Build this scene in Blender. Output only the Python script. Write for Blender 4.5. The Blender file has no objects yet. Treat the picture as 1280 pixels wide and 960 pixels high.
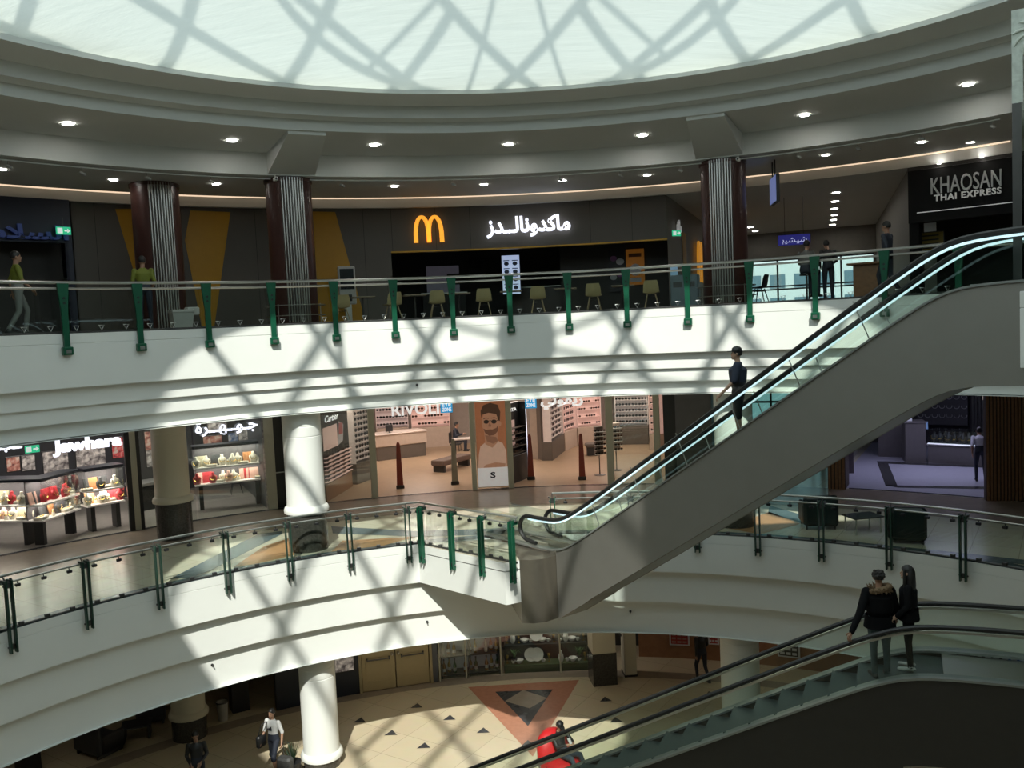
import bpy, math, random
from mathutils import Vector, Matrix
from mathutils.bvhtree import BVHTree
random.seed(7)
C = bpy.context.scene.collection
rad = math.radians
PI = math.pi
# ---------------------------------------------------------------- camera model (the photograph's, in metres)
FOC, HOR, ROLL = 1080.0, 407.05, math.atan(0.0461)
EYE = 11.146                       # eye height; upper floor is at 11.4
ZG, ZM, ZU = 0.0, 5.7, 11.4        # ground, middle and upper floor
CX, CY = 0.416, 9.70               # centre of the round atrium
PITCH = math.atan((480 - HOR) / FOC)
_F = Vector((0, math.cos(PITCH), -math.sin(PITCH)))
_U = Vector((0, math.sin(PITCH), math.cos(PITCH)))
_R = Vector((1, 0, 0))
_r = _R * math.cos(ROLL) - _U * math.sin(ROLL)
_u = _R * math.sin(ROLL) + _U * math.cos(ROLL)
ORG = Vector((0, 0, EYE))
def ray(px, py): return _F + _r * ((px - 640) / FOC) - _u * ((py - 480) / FOC)
def onz(px, py, z):
    d = ray(px, py); return ORG + d * ((z - EYE) / d.z)
def ony(px, py, y):
    d = ray(px, py); return ORG + d * (y / d.y)
def oncyl(px, py, R):
    d = ray(px, py); a = d.x**2 + d.y**2; b = -2 * (d.x * CX + d.y * CY); c = CX**2 + CY**2 - R * R
    return ORG + d * ((-b + math.sqrt(max(0, b * b - 4 * a * c))) / 2 / a)
def pos(R, phi, z=0): return Vector((CX + R * math.sin(phi), CY + R * math.cos(phi), z))
def phi_of(p): return math.atan2(p[0] - CX, p[1] - CY)
def rad_of(p): return math.hypot(p[0] - CX, p[1] - CY)
def phx(px, py, R): return phi_of(oncyl(px, py, R))
def phr(px, R, h):
    'angle on the circle R at height h above the eye that is seen at column px'
    py = 400.
    for _ in range(12):
        p = oncyl(px, py, R); d = (p - ORG); py -= (h - d.z) / d.y * FOC * .9
    return phi_of(oncyl(px, py, R))
cam = bpy.data.cameras.new('camera'); camo = bpy.data.objects.new('camera', cam); C.objects.link(camo)
cam.sensor_width = 36; cam.lens = FOC / 1280 * 36; cam.clip_end = 400; cam.clip_start = .05
M3 = Matrix((_r, _u, -_F)).transposed()
camo.matrix_world = Matrix.Translation(ORG) @ M3.to_4x4()
bpy.context.scene.camera = camo
# ---------------------------------------------------------------- materials
MATS = {}
def mat(name, col, rough=.6, metal=0, emit=0, noise=.12, scale=6, bump=0, spec=None, ecol=None):
    if name in MATS: return MATS[name]
    m = bpy.data.materials.new(name); m.use_nodes = True; nt = m.node_tree; N = nt.nodes; L = nt.links
    b = N['Principled BSDF']; b.inputs['Roughness'].default_value = rough; b.inputs['Metallic'].default_value = metal
    if spec is not None: b.inputs['Specular IOR Level'].default_value = spec
    tc = N.new('ShaderNodeTexCoord'); nz = N.new('ShaderNodeTexNoise'); nz.inputs['Scale'].default_value = scale
    nz.inputs['Detail'].default_value = 3
    L.new(tc.outputs['Object'], nz.inputs['Vector'])
    mx = N.new('ShaderNodeMix'); mx.data_type = 'RGBA'
    mx.inputs[6].default_value = (*[c * (1 - noise) for c in col], 1); mx.inputs[7].default_value = (*[min(1, c * (1 + noise)) for c in col], 1)
    L.new(nz.outputs['Fac'], mx.inputs[0]); L.new(mx.outputs[2], b.inputs['Base Color'])
    if emit:
        b.inputs['Emission Strength'].default_value = emit
        b.inputs['Emission Color'].default_value = (*(ecol or col), 1)
    if bump:
        bp = N.new('ShaderNodeBump'); bp.inputs['Strength'].default_value = bump; bp.inputs['Distance'].default_value = .02
        L.new(nz.outputs['Fac'], bp.inputs['Height']); L.new(bp.outputs[0], b.inputs['Normal'])
    MATS[name] = m; return m
def glassmat(name, tint=(.93, .97, .95), gl=.07, rough=.02):
    if name in MATS: return MATS[name]
    m = bpy.data.materials.new(name); m.use_nodes = True; nt = m.node_tree; N = nt.nodes; L = nt.links; N.clear()
    o = N.new('ShaderNodeOutputMaterial'); t = N.new('ShaderNodeBsdfTransparent'); t.inputs[0].default_value = (*tint, 1)
    g = N.new('ShaderNodeBsdfGlossy'); g.inputs['Roughness'].default_value = rough
    lw = N.new('ShaderNodeLayerWeight'); lw.inputs['Blend'].default_value = .25
    mr = N.new('ShaderNodeMath'); mr.operation = 'MULTIPLY_ADD'; mr.inputs[1].default_value = .35; mr.inputs[2].default_value = gl
    L.new(lw.outputs['Fresnel'], mr.inputs[0])
    mx = N.new('ShaderNodeMixShader'); L.new(mr.outputs[0], mx.inputs[0]); L.new(t.outputs[0], mx.inputs[1]); L.new(g.outputs[0], mx.inputs[2])
    L.new(mx.outputs[0], o.inputs[0]); MATS[name] = m; return m
# ---------------------------------------------------------------- mesh builder
class MB:
    def __init__(s): s.v = []; s.f = []; s.m = []; s.mi = 0; s.T = None
    def add(s, vs, fs):
        o = len(s.v)
        s.v += [tuple(s.T @ Vector(p)) for p in vs] if s.T is not None else [tuple(p) for p in vs]
        for f in fs: s.f.append(tuple(i + o for i in f)); s.m.append(s.mi)
        return s
    def box(s, x0, x1, y0, y1, z0, z1):
        v = [(x, y, z) for z in (z0, z1) for y in (y0, y1) for x in (x0, x1)]
        return s.add(v, [(0, 2, 3, 1), (4, 5, 7, 6), (0, 1, 5, 4), (2, 6, 7, 3), (0, 4, 6, 2), (1, 3, 7, 5)])
    def cbox(s, c, sx, sy, sz): return s.box(c[0]-sx/2, c[0]+sx/2, c[1]-sy/2, c[1]+sy/2, c[2]-sz/2, c[2]+sz/2)
    def rbox(s, x0, x1, y0, y1, z0, z1, b=.02):
        'box with its vertical and horizontal edges chamfered'
        b = min(b, (x1-x0)*.45, (y1-y0)*.45, (z1-z0)*.45)
        def ringp(i, z): return [(x0+i+b, y0+i, z), (x1-i-b, y0+i, z), (x1-i, y0+i+b, z), (x1-i, y1-i-b, z), (x1-i-b, y1-i, z), (x0+i+b, y1-i, z), (x0+i, y1-i-b, z), (x0+i, y0+i+b, z)]
        return s.loft([ringp(b*.7, z0), ringp(0, z0+b), ringp(0, z1-b), ringp(b*.7, z1)])
    def loft(s, rings, closed=True, caps=True):
        n = len(rings[0]); vs = [p for r in rings for p in r]; fs = []
        for i in range(len(rings)-1):
            for j in range(n if closed else n-1):
                k = (j+1) % n; fs.append((i*n+j, i*n+k, (i+1)*n+k, (i+1)*n+j))
        if caps and closed: fs += [tuple(range(n))[::-1], tuple(range((len(rings)-1)*n, len(rings)*n))]
        return s.add(vs, fs)
    def lathe(s, prof, n=24, c=(0, 0, 0), a0=0, a1=2*PI, caps=True):
        full = abs(a1-a0-2*PI) < 1e-6; k = n if full else n+1
        rings = [[(c[0]+r*math.sin(a0+(a1-a0)*j/n), c[1]+r*math.cos(a0+(a1-a0)*j/n), c[2]+z) for j in range(k)][::-1] for r, z in prof]
        return s.loft(rings, full, caps and full)
    def cyl(s, c, r, h, n=16): return s.lathe([(r, 0), (r, h)], n, c)
    def tube(s, pts, r, n=8, flat=None, up=None, closed=False):
        pts = [Vector(p) for p in pts]; rs = r if isinstance(r, (list, tuple)) else [r]*len(pts); rings = []
        prev = None
        for i, p in enumerate(pts):
            if closed: d = pts[(i+1) % len(pts)] - pts[i-1]
            else: d = (pts[min(i+1, len(pts)-1)] - pts[max(i-1, 0)])
            d.normalize()
            ref = Vector(up) if up else (Vector((0, 0, 1)) if abs(d.z) < .95 else Vector((0, 1, 0)))
            if prev is not None and not up: ref = prev
            a = d.cross(ref).normalized(); b = a.cross(d).normalized(); prev = b
            fa, fb = flat if flat else (1, 1)
            rings.append([p + (a*math.cos(2*PI*j/n+PI/n)*fa + b*math.sin(2*PI*j/n+PI/n)*fb)*rs[i] for j in range(n)])
        if closed: rings.append(rings[0])
        return s.loft(rings, True, not closed)
    def cap(s, p0, p1, r0, r1=None, n=10, flat=None, up=None):
        'tapered capsule'
        r1 = r0 if r1 is None else r1; p0 = Vector(p0); p1 = Vector(p1); d = (p1-p0).normalized()
        P = []; Rr = []
        for a in (85, 55, 25): P.append(p0 - d*r0*math.sin(rad(a))); Rr.append(r0*math.cos(rad(a)))
        P += [p0, p1]; Rr += [r0, r1]
        for a in (25, 55, 85): P.append(p1 + d*r1*math.sin(rad(a))); Rr.append(r1*math.cos(rad(a)))
        return s.tube(P, Rr, n, flat, up)
    def ell(s, c, rx, ry, rz, n=12, m=8):
        return s.lathe2(c, rx, ry, rz, n, m)
    def lathe2(s, c, rx, ry, rz, n, m):
        rings = []
        for i in range(m+1):
            t = -PI/2 + PI*i/m; k = max(math.cos(t), .02)
            rings.append([(c[0]+rx*k*math.cos(2*PI*j/n), c[1]+ry*k*math.sin(2*PI*j/n), c[2]+rz*math.sin(t)) for j in range(n)])
        return s.loft(rings)
    def prism(s, poly, y0, y1):
        'polygon in x,z pushed from y0 to y1'
        n = len(poly); v = [(x, y0, z) for x, z in poly] + [(x, y1, z) for x, z in poly]
        return s.add(v, [tuple(range(n)), tuple(range(n, 2*n))[::-1]] + [(i+n, (i+1) % n+n, (i+1) % n, i) for i in range(n)])
    def prismz(s, poly, z0, z1):
        n = len(poly); v = [(x, y, z0) for x, y in poly] + [(x, y, z1) for x, y in poly]
        return s.add(v, [tuple(range(n))[::-1], tuple(range(n, 2*n))] + [(i, (i+1) % n, (i+1) % n+n, i+n) for i in range(n)])
    def poly(s, pts): return s.add(pts, [tuple(range(len(pts)))])
    def rev(s, prof, a0=-PI, a1=PI, n=128, closed=False):
        'surface of revolution about the atrium axis, prof = (R, z)'
        rings = [[pos(R, a0+(a1-a0)*j/n, z) for R, z in prof] for j in range(n+1)]
        return s.loft(rings, closed, False)
    def mesh(s, name, mats, smooth=False):
        me = bpy.data.meshes.new(name); me.from_pydata(s.v, [], s.f)
        for m in (mats if isinstance(mats, (list, tuple)) else [mats]): me.materials.append(m)
        me.polygons.foreach_set('material_index', s.m)
        if smooth:
            me.polygons.foreach_set('use_smooth', [True]*len(s.f)); 
            me.set_sharp_from_angle(angle=rad(40))
        me.update(); return me
    def build(s, name, mats, parent=None, smooth=False, bevel=0):
        o = bpy.data.objects.new(name, s.mesh(name, mats, smooth)); C.objects.link(o)
        if parent: o.parent = parent
        if bevel:
            b = o.modifiers.new('bevel', 'BEVEL'); b.width = bevel; b.segments = 2; b.limit_method = 'ANGLE'
        return o
def tag(o, label, cat, group=None, kind=None):
    if label: o['label'] = label
    if cat: o['category'] = cat
    if group: o['group'] = group
    if kind: o['kind'] = kind
    return o
def thing(name, label, cat, loc=(0, 0, 0), rotz=0, group=None):
    o = bpy.data.objects.new(name, None); C.objects.link(o); o.empty_display_size = .2
    o.location = loc; o.rotation_euler = (0, 0, rotz); return tag(o, label, cat, group)
def put(o, loc, rotz=0):
    o.location = loc; o.rotation_euler = (0, 0, rotz); return o
def dup(root, loc, rotz, label=None, group=None, scale=None):
    r = root.copy(); C.objects.link(r); r.location = loc; r.rotation_euler = (0, 0, rotz)
    if label: r['label'] = label
    if group: r['group'] = group
    if scale: r.scale = scale
    for ch in list(root.children):
        c = ch.copy(); C.objects.link(c); c.parent = r
        for g in ch.children:
            d = g.copy(); C.objects.link(d); d.parent = c
    return r
def struct(o, label=None): 
    o['kind'] = 'structure'
    if label: o['label'] = label
    return o
ORDS = ['first', 'second', 'third', 'fourth', 'fifth', 'sixth', 'seventh', 'eighth', 'ninth', 'tenth', 'eleventh', 'twelfth',
        'thirteenth', 'fourteenth', 'fifteenth', 'sixteenth', 'seventeenth', 'eighteenth', 'nineteenth', 'twentieth']
def nth(i, n=None):
    if n and i == n-1 and n > 2: return 'last'
    return ORDS[i] if i < len(ORDS) else ORDS[i % 20] + ' again'
def text_mesh(body, w, h, depth, name, m, bold=0, shear=0, spacing=1.0):
    'raised lettering, standing in x,z, facing -y, centred on x, base at z=0, fitted into w x h'
    cu = bpy.data.curves.new('t', 'FONT'); cu.body = body; cu.size = 1; cu.extrude = .05; cu.offset = bold; cu.shear = shear
    cu.space_character = spacing; cu.resolution_u = 3
    o = bpy.data.objects.new('t', cu); C.objects.link(o); bpy.context.view_layer.update()
    dg = bpy.context.evaluated_depsgraph_get(); me = bpy.data.meshes.new_from_object(o.evaluated_get(dg))
    bpy.data.objects.remove(o); bpy.data.curves.remove(cu)
    xs = [v.co.x for v in me.vertices]; ys = [v.co.y for v in me.vertices]; zs = [v.co.z for v in me.vertices]
    x0, x1, y0, y1, z0, z1 = min(xs), max(xs), min(ys), max(ys), min(zs), max(zs)
    for v in me.vertices:
        v.co = Vector(((v.co.x-(x0+x1)/2)/(x1-x0)*w, -(v.co.z-z0)/max(z1-z0, 1e-6)*depth, (v.co.y-y0)/(y1-y0)*h))
    me.materials.clear(); me.materials.append(m); me.name = name; return me
def meshobj(name, me, parent=None, loc=(0, 0, 0), rotz=0):
    o = bpy.data.objects.new(name, me); C.objects.link(o); o.location = loc; o.rotation_euler = (0, 0, rotz)
    if parent: o.parent = parent
    return o
def area(name, loc, sx, sy, watts, col=(1, 1, 1), rot=(0, 0, 0)):
    l = bpy.data.lights.new(name, 'AREA'); l.shape = 'RECTANGLE'; l.size = sx; l.size_y = sy; l.energy = watts; l.color = col
    o = bpy.data.objects.new(name, l); C.objects.link(o); o.location = loc; o.rotation_euler = rot; return o
# ---------------------------------------------------------------- shared materials
WHITE = mat('white_paint', (.80, .81, .78), .65, noise=.03, scale=1.5)
CEIL = mat('ceiling_paint', (.70, .72, .70), .75, noise=.03, scale=1.2)
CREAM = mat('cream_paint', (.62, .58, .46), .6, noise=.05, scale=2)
STEEL = mat('brushed_steel', (.62, .62, .60), .28, 1, noise=.08, scale=30)
DSTEEL = mat('dark_steel', (.10, .10, .10), .35, .8, noise=.15)
GREEN = mat('green_enamel', (.007, .092, .048), .3, .15, noise=.12)
DGREEN = mat('dark_green_metal', (.03, .075, .055), .35, .4)
BLACK = mat('black_plastic', (.015, .015, .016), .45)
RUBBER = mat('black_rubber', (.012, .012, .012), .5)
GRAN = mat('dark_granite', (.05, .047, .042), .2, noise=.9, scale=22)
BRONZE = mat('grey_bronze_wall', (.105, .095, .082), .55, noise=.08, scale=1.5)
YEL = mat('ochre_panel', (.48, .25, .008), .5, noise=.06)
MAROON = mat('maroon_panel', (.055, .022, .018), .35, noise=.25, scale=10)
GLASS = glassmat('clear_glass'); RGLASS = glassmat('rail_glass', (.92, .965, .94), .03)
LAMP = mat('lamp_disc', (1, .97, .9), emit=60, ecol=(1, .96, .88)); 
SIGNW = mat('sign_white', (.9, .92, 1), emit=1.5, ecol=(.85, .88, 1))
SIGNY = mat('sign_amber', (1, .5, .05), emit=.9, ecol=(1, .42, .04))
WOOD = mat('brown_wood', (.24, .12, .055), .5, noise=.35, scale=14)
RIBM = mat('rib_metal', (.42, .41, .39), .3, 1, noise=.1)
def tilemat(name, base, alt, sc, rough, grout=.6):
    m = bpy.data.materials.new(name); m.use_nodes = True; nt = m.node_tree; N = nt.nodes; L = nt.links; b = N['Principled BSDF']
    b.inputs['Roughness'].default_value = rough
    tc = N.new('ShaderNodeTexCoord'); br = N.new('ShaderNodeTexBrick'); br.offset = 0; br.inputs['Scale'].default_value = 1
    mp = N.new('ShaderNodeMapping'); mp.inputs['Rotation'].default_value = (0, 0, rad(33)); L.new(tc.outputs['Object'], mp.inputs[0]); L.new(mp.outputs[0], br.inputs['Vector'])
    br.inputs['Brick Width'].default_value = sc; br.inputs['Row Height'].default_value = sc; br.inputs['Mortar Size'].default_value = .008; br.inputs['Mortar Smooth'].default_value = .3
    br.inputs['Color1'].default_value = (*base, 1); br.inputs['Color2'].default_value = (*alt, 1); br.inputs['Mortar'].default_value = (*[c*grout for c in base], 1)
    nz = N.new('ShaderNodeTexNoise'); nz.inputs['Scale'].default_value = 3; nz.inputs['Detail'].default_value = 6; L.new(tc.outputs['Object'], nz.inputs['Vector'])
    mx = N.new('ShaderNodeMix'); mx.data_type = 'RGBA'; mx.blend_type = 'MULTIPLY'; mx.inputs[0].default_value = .12
    L.new(br.outputs[0], mx.inputs[6]); L.new(nz.outputs['Color'], mx.inputs[7]); L.new(mx.outputs[2], b.inputs['Base Color'])
    MATS[name] = m; return m
MARBLE = tilemat('cream_marble_tiles', (.62, .53, .38), (.57, .48, .34), 1.1, .22)
MARBM = tilemat('beige_marble_tiles', (.70, .65, .52), (.65, .60, .48), .95, .2)
RUST = mat('rust_stone', (.42, .19, .12), .25, noise=.2, scale=8)
PEACH = mat('peach_stone', (.55, .30, .15), .25, noise=.15, scale=8)
BLUES = mat('blue_grey_stone', (.12, .16, .18), .22, noise=.3, scale=9)
DARKS = mat('dark_stone', (.05, .05, .055), .22, noise=.4, scale=9)
TAUPE = mat('taupe_stone', (.30, .25, .20), .22, noise=.15, scale=4)
# ---------------------------------------------------------------- floors
def inlay(mb, mi, px, z): 
    mb.mi = mi; mb.poly([onz(x, y, z) + Vector((0, 0, .006)) for x, y in px])
f = MB(); f.rev([(0, 0), (48, 0)], n=96)
inlay(f, 1, [(585, 859), (666, 946), (724, 850)], ZG)
f2 = lambda L: [onz(x, y, ZG) + Vector((0, 0, .010)) for x, y in L]
f.mi = 2; f.poly(f2([(619, 865), (660, 908), (691, 862)])); f.mi = 4
f.poly([p + Vector((0, 0, .004)) for p in f2([(631, 877), (662, 886), (684, 873), (654, 863)])])
f.mi = 2
for x, y in [(450, 901), (521, 883), (489, 917), (562, 898), (604, 914), (530, 933), (757, 875), (770, 901), (888, 868), (660, 930)]:
    p = onz(x, y, ZG); a = .21
    for k in range(1): f.poly([p + Vector((a*math.cos(t), a*math.sin(t), .008))*1 for t in (rad(90), rad(210), rad(330))])
f.mi = 4
f.rev([(16.9, .005), (17.4, .005)], rad(-60), rad(60), 40)
struct(f.build('floor_ground', [MARBLE, RUST, DARKS, PEACH, TAUPE]), 'cream marble ground floor with a rust red triangle inlay')
LAND = [(-2.64, 21.74), (-.36, 19.57), (-.02, 19.74), (.35, 20.4), (1.3, 21.2), (1.2, 22.0)]
f = MB(); f.rev([(12.35, ZM), (48, ZM)], n=128)
f.poly([(x, y, ZM+.004) for x, y in LAND] )
for mi, px in [(1, [(212, 724), (322, 668), (352, 664), (352, 668), (262, 714), (240, 722)]), (2, [(292, 709), (330, 683), (368, 671), (368, 694), (320, 705)]),
               (1, [(414, 658), (520, 664), (640, 660), (640, 668), (520, 671), (416, 667)]), (2, [(414, 690), (428, 676), (520, 671), (480, 682)]),
               (2, [(905, 660), (962, 640), (1000, 655), (950, 668)]), (1, [(962, 632), (1010, 646), (1008, 655), (960, 642)]), (1, [(1110, 682), (1190, 690), (1280, 700), (1280, 706), (1190, 697), (1110, 687)])]:
    inlay(f, mi, px, ZM)
f.mi = 3; f.rev([(16.2, ZM+.004), (19.0, ZM+.004)], rad(-75), rad(75), 60)
f.mi = 1; f.rev([(12.36, ZM+.003), (12.75, ZM+.003)], n=128)
struct(f.build('floor_middle', [MARBM, BLUES, PEACH, TAUPE]), 'beige stone gallery floor with blue grey and peach inlays')
f = MB(); f.rev([(12.44, ZU), (48, ZU)], n=96); struct(f.build('floor_upper', TAUPE))
# ---------------------------------------------------------------- stepped white fascias and ceilings
def fascia(R, zt, edges, rec):
    P = [(R+.35, zt+.001), (R, zt+.001), (R, zt-.20), (R+.012, zt-.203), (R+.012, zt-.215), (R, zt-.218)]
    r = R
    for z, d in zip(edges, rec):
        P += [(r, z), (r+d, z)]; r += d
    return P, r
PU, ru = fascia(12.44, ZU, [EYE-.86, EYE-1.26, EYE-1.59, EYE-1.91], [.17, .08, .17, .4])
PM, rm = fascia(12.35, ZM, [EYE-6.43, EYE-7.28, EYE-8.15], [.17, .17, .4])
b = MB(); b.rev(PU[::-1], n=192); struct(b.build('trim_1', WHITE, smooth=True), 'white stepped fascia under the upper gallery rail')
b = MB(); b.rev(PM[::-1], n=192); struct(b.build('trim_2', WHITE, smooth=True), 'white stepped fascia under the middle gallery rail')
b = MB(); b.rev([(12.7, EYE-1.93), (48, EYE-1.93)], n=96); struct(b.build('ceiling_middle', CEIL))
b = MB(); b.rev([(12.6, EYE-8.15), (48, EYE-8.15)], n=96); struct(b.build('ceiling_ground', CEIL))
b = MB(); b.rev([(48, EYE+6.0), (10.6, EYE+6.0), (10.6, EYE+5.35), (11.7, EYE+5.35), (11.7, EYE+5.07), (12.15, EYE+5.07), (12.15, EYE+4.82), (14.5, EYE+4.73),
       (14.5, EYE+4.17), (18.0, EYE+4.15), (18.0, EYE+4.40), (18.45, EYE+4.40), (18.45, EYE+3.9), (48, EYE+3.9)], n=160)
struct(b.build('ceiling_upper', CEIL, smooth=True), 'grey stepped ceiling ring around the skylight')
# landing fascia (white, one band deep) under the escalator foot
b = MB()
pts = [Vector((x, y, 0)) for x, y in [(-2.9, 22.0)] + LAND + [(1.2, 22.1)]]
zt, zb = ZM+.003, EYE-6.43
for p, q in zip(pts[:-1], pts[1:]):
    n = (q-p).normalized(); o = Vector((-n.y, n.x, 0))*.03
    def V(a, z): return Vector((a.x, a.y, z))
    b.poly([V(p, zb), V(q, zb), V(q, zt-.218), V(p, zt-.218)]); b.poly([V(p+o, zt-.218), V(q+o, zt-.218), V(q+o, zt-.2), V(p+o, zt-.2)]); b.poly([V(p, zt-.2), V(q, zt-.2), V(q, zt), V(p, zt)])
b.poly([Vector((p.x, p.y, zb)) for p in pts[::-1]])
struct(b.build('trim_3', WHITE), 'white landing edge at the foot of the escalator')
# hull of the building, far behind the shops
b = MB(); 
b.rev([(48, 0), (48, EYE-1.9)], n=64); 
CW = math.atan2(391, 1080)   # heading of the far corridor
struct(b.build('wall_outer', CEIL))
b = MB(); b.rev([(47.9, ZU), (47.9, EYE+4.0)], -PI*1.0+.0, rad(17), 48); b.rev([(47.9, ZU), (47.9, EYE+4.0)], rad(27.5), PI, 48); struct(b.build('wall_upper', CEIL))
# ---------------------------------------------------------------- light: sun and sky through the glass dome
w = bpy.data.worlds.new('sky'); bpy.context.scene.world = w; w.use_nodes = True
bg = w.node_tree.nodes['Background']; bg.inputs[0].default_value = (.74, .90, .95, 1); bg.inputs[1].default_value = 1.6
sl = bpy.data.lights.new('sun', 'SUN'); so = bpy.data.objects.new('sun', sl); C.objects.link(so)
sl.energy = 5.0; sl.angle = rad(.7); sl.color = (1, 1, .90)
SUND = Vector((0, math.cos(rad(47)), -math.sin(rad(47))))
so.rotation_euler = SUND.to_track_quat('-Z', 'Y').to_euler(); so.location = (0, -20, 40)
# dome lattice
DH, DZ, DR = 7.3, EYE+5.6, 10.9
b = MB()
def dome(x, y): return Vector((CX+x, CY+y, DZ + DH*math.sqrt(max(0, 1-(x*x+y*y)/DR**2))))
DXG, DYG = 1.25, 1.8
for i in range(-10, 11):
    for j in range(-10, 11):
        if (i+j) % 2: continue
        for si in (-1, 1):
            p = Vector((i*DXG, j*DYG)); q = Vector(((i+si)*DXG, (j+1)*DYG))
            if min(p.length, q.length) < 1.0: continue
            if max(p.length, q.length) > 10.9: continue
            m = (p+q)/2; b.tube([dome(*p), dome(*m), dome(*q)], .105, 4)
for rr in (4.6,): b.tube([dome(rr*math.cos(t*PI/24), rr*math.sin(t*PI/24)) for t in range(48)], .10, 4, closed=True)
for j in range(12):
    a = (j+.5)*PI/6; b.tube([dome(.5*math.cos(a), .5*math.sin(a)), dome(2.4*math.cos(a), 2.4*math.sin(a)), dome(4.6*math.cos(a), 4.6*math.sin(a))], .06, 4)
b.lathe([(.05, .25), (.75, .2), (.75, -.15), (.05, -.2)], 24, (CX, CY, DZ+DH))
lat = struct(b.build('trim_4', STEEL), 'steel lattice of the skylight dome')
# fabric sun sails round the foot of the dome
def fabric(name, col, tr):
    m = bpy.data.materials.new(name); m.use_nodes = True; nt = m.node_tree; N = nt.nodes; L = nt.links; N.clear()
    o = N.new('ShaderNodeOutputMaterial'); d = N.new('ShaderNodeBsdfDiffuse'); t = N.new('ShaderNodeBsdfTranslucent'); mx = N.new('ShaderNodeMixShader'); mx.inputs[0].default_value = tr
    tc = N.new('ShaderNodeTexCoord'); wv = N.new('ShaderNodeTexNoise'); wv.inputs['Scale'].default_value = 1.2; wv.inputs['Detail'].default_value = 4
    mp = N.new('ShaderNodeMapping'); mp.inputs['Scale'].default_value = (.5, 4, 4); L.new(tc.outputs['Object'], mp.inputs[0]); L.new(mp.outputs[0], wv.inputs['Vector'])
    cr = N.new('ShaderNodeMix'); cr.data_type = 'RGBA'; cr.inputs[6].default_value = (*[c*.93 for c in col], 1); cr.inputs[7].default_value = (*col, 1); L.new(wv.outputs['Fac'], cr.inputs[0])
    bp = N.new('ShaderNodeBump'); bp.inputs['Strength'].default_value = .5; bp.inputs['Distance'].default_value = .05; L.new(wv.outputs['Fac'], bp.inputs['Height'])
    for s in (d, t): L.new(cr.outputs[2], s.inputs[0]); L.new(bp.outputs[0], s.inputs['Normal'])
    L.new(d.outputs[0], mx.inputs[1]); L.new(t.outputs[0], mx.inputs[2]); L.new(mx.outputs[0], o.inputs[0]); return m
FAB = fabric('sail_fabric', (.82, .86, .81), .46)
RI, HI = 7.2, 6.5
def hole(a, k): return Vector((CX+(10.75+(8.8-10.75)*k)*math.sin(a), CY+(10.75+(RI-10.75)*k)*math.cos(a), EYE+5.40+(HI-5.40)*k**1.1))
b = MB(); b.loft([[hole(2*PI*j/96, k) for k in (0, .2, .5, .8, 1)] for j in range(97)], False)
tag(b.build('sun_sail', FAB, smooth=True), 'white translucent fabric sail ringing the foot of the skylight', 'sun sail')
b = MB(); b.poly([(2.6, 11.0, EYE+6.5), (2.6, 1.5, EYE+6.5), (9.5, 1.5, EYE+6.5), (9.5, 11.0, EYE+6.5)])
tag(b.build('roof_blind', FAB), 'drawn fabric blind across one side of the skylight', 'blind')
b = MB(); b.tube([hole(2*PI*j/96, 1)-Vector((0, 0, .05)) for j in range(96)], .03, 6, closed=True); rail = b.build('sail_rail', STEEL); tag(rail, 'thin steel ring rail along the top of the fabric sail', 'rail')
# ---------------------------------------------------------------- gallery railings
def rail_post_plate(col):
    'tapered front plate with two bolt holes and a foot box (upper gallery); local y points outward from the atrium'
    m = MB(); m.prism([(-.115, 1.02), (.115, 1.02), (.10, .86), (.062, .45), (.058, -.30), (-.058, -.30), (-.062, .45), (-.10, .86)], -.09, -.03)
    m.mi = 1
    for z in (.62, .72): m.lathe([(.0, 0), (.026, 0), (.026, .012), (0, .012)], 10); m.v[-40:] = [(x, -.09 - zz, z + y) for x, y, zz in m.v[-40:]]
    return m
def post_foot():
    m = MB(); m.rbox(-.10, .10, -.13, -.01, -.44, -.27, .015); m.mi = 1; m.box(-.05, .05, -.14, -.128, -.40, -.33); return m
def twin_post(deep=.10, gap=.055, t=.028):
    m = MB()
    for s in (-1, 1):
        m.box(s*gap-t/2, s*gap+t/2, -.06, .07, .92, 1.0)
        m.prism([(s*gap-t/2, 1.0), (s*gap+t/2, 1.0), (s*gap+t/2, -.42), (s*gap-t/2, -.42)], -.05-deep, -.05)
    m.mi = 1
    for z in (.90, -.30): m.box(-gap, gap, -.10, -.06, z-.05, z+.05); m.cap((-gap*1.5, -.08, z), (gap*1.5, -.08, z), .02)
    return m
def spider():
    'the bracket that carries the two top rails'
    m = MB(); m.tube([(0, -.06, .94), (.0, .05, 1.0), (0, .12, 1.06)], .014, 6)
    for s in (-1, 1): m.tube([(0, -.06, .95), (s*.09, -.03, 1.0)], .012, 6); m.cap((s*.09, -.05, 1.0), (s*.09, .01, 1.0), .018, n=6)
    return m
def clamp_mesh():
    m = MB(); m.tube([(-.055, -.02, .155), (.055, -.02, .155), (0, -.02, .055)], .013, 5, closed=True); return m
def clip_mesh():
    m = MB(); m.rbox(-.05, .05, -.03, .03, .80, .86, .01); m.tube([(0, 0, .86), (0, .02, .93)], .01, 5); return m
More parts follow.
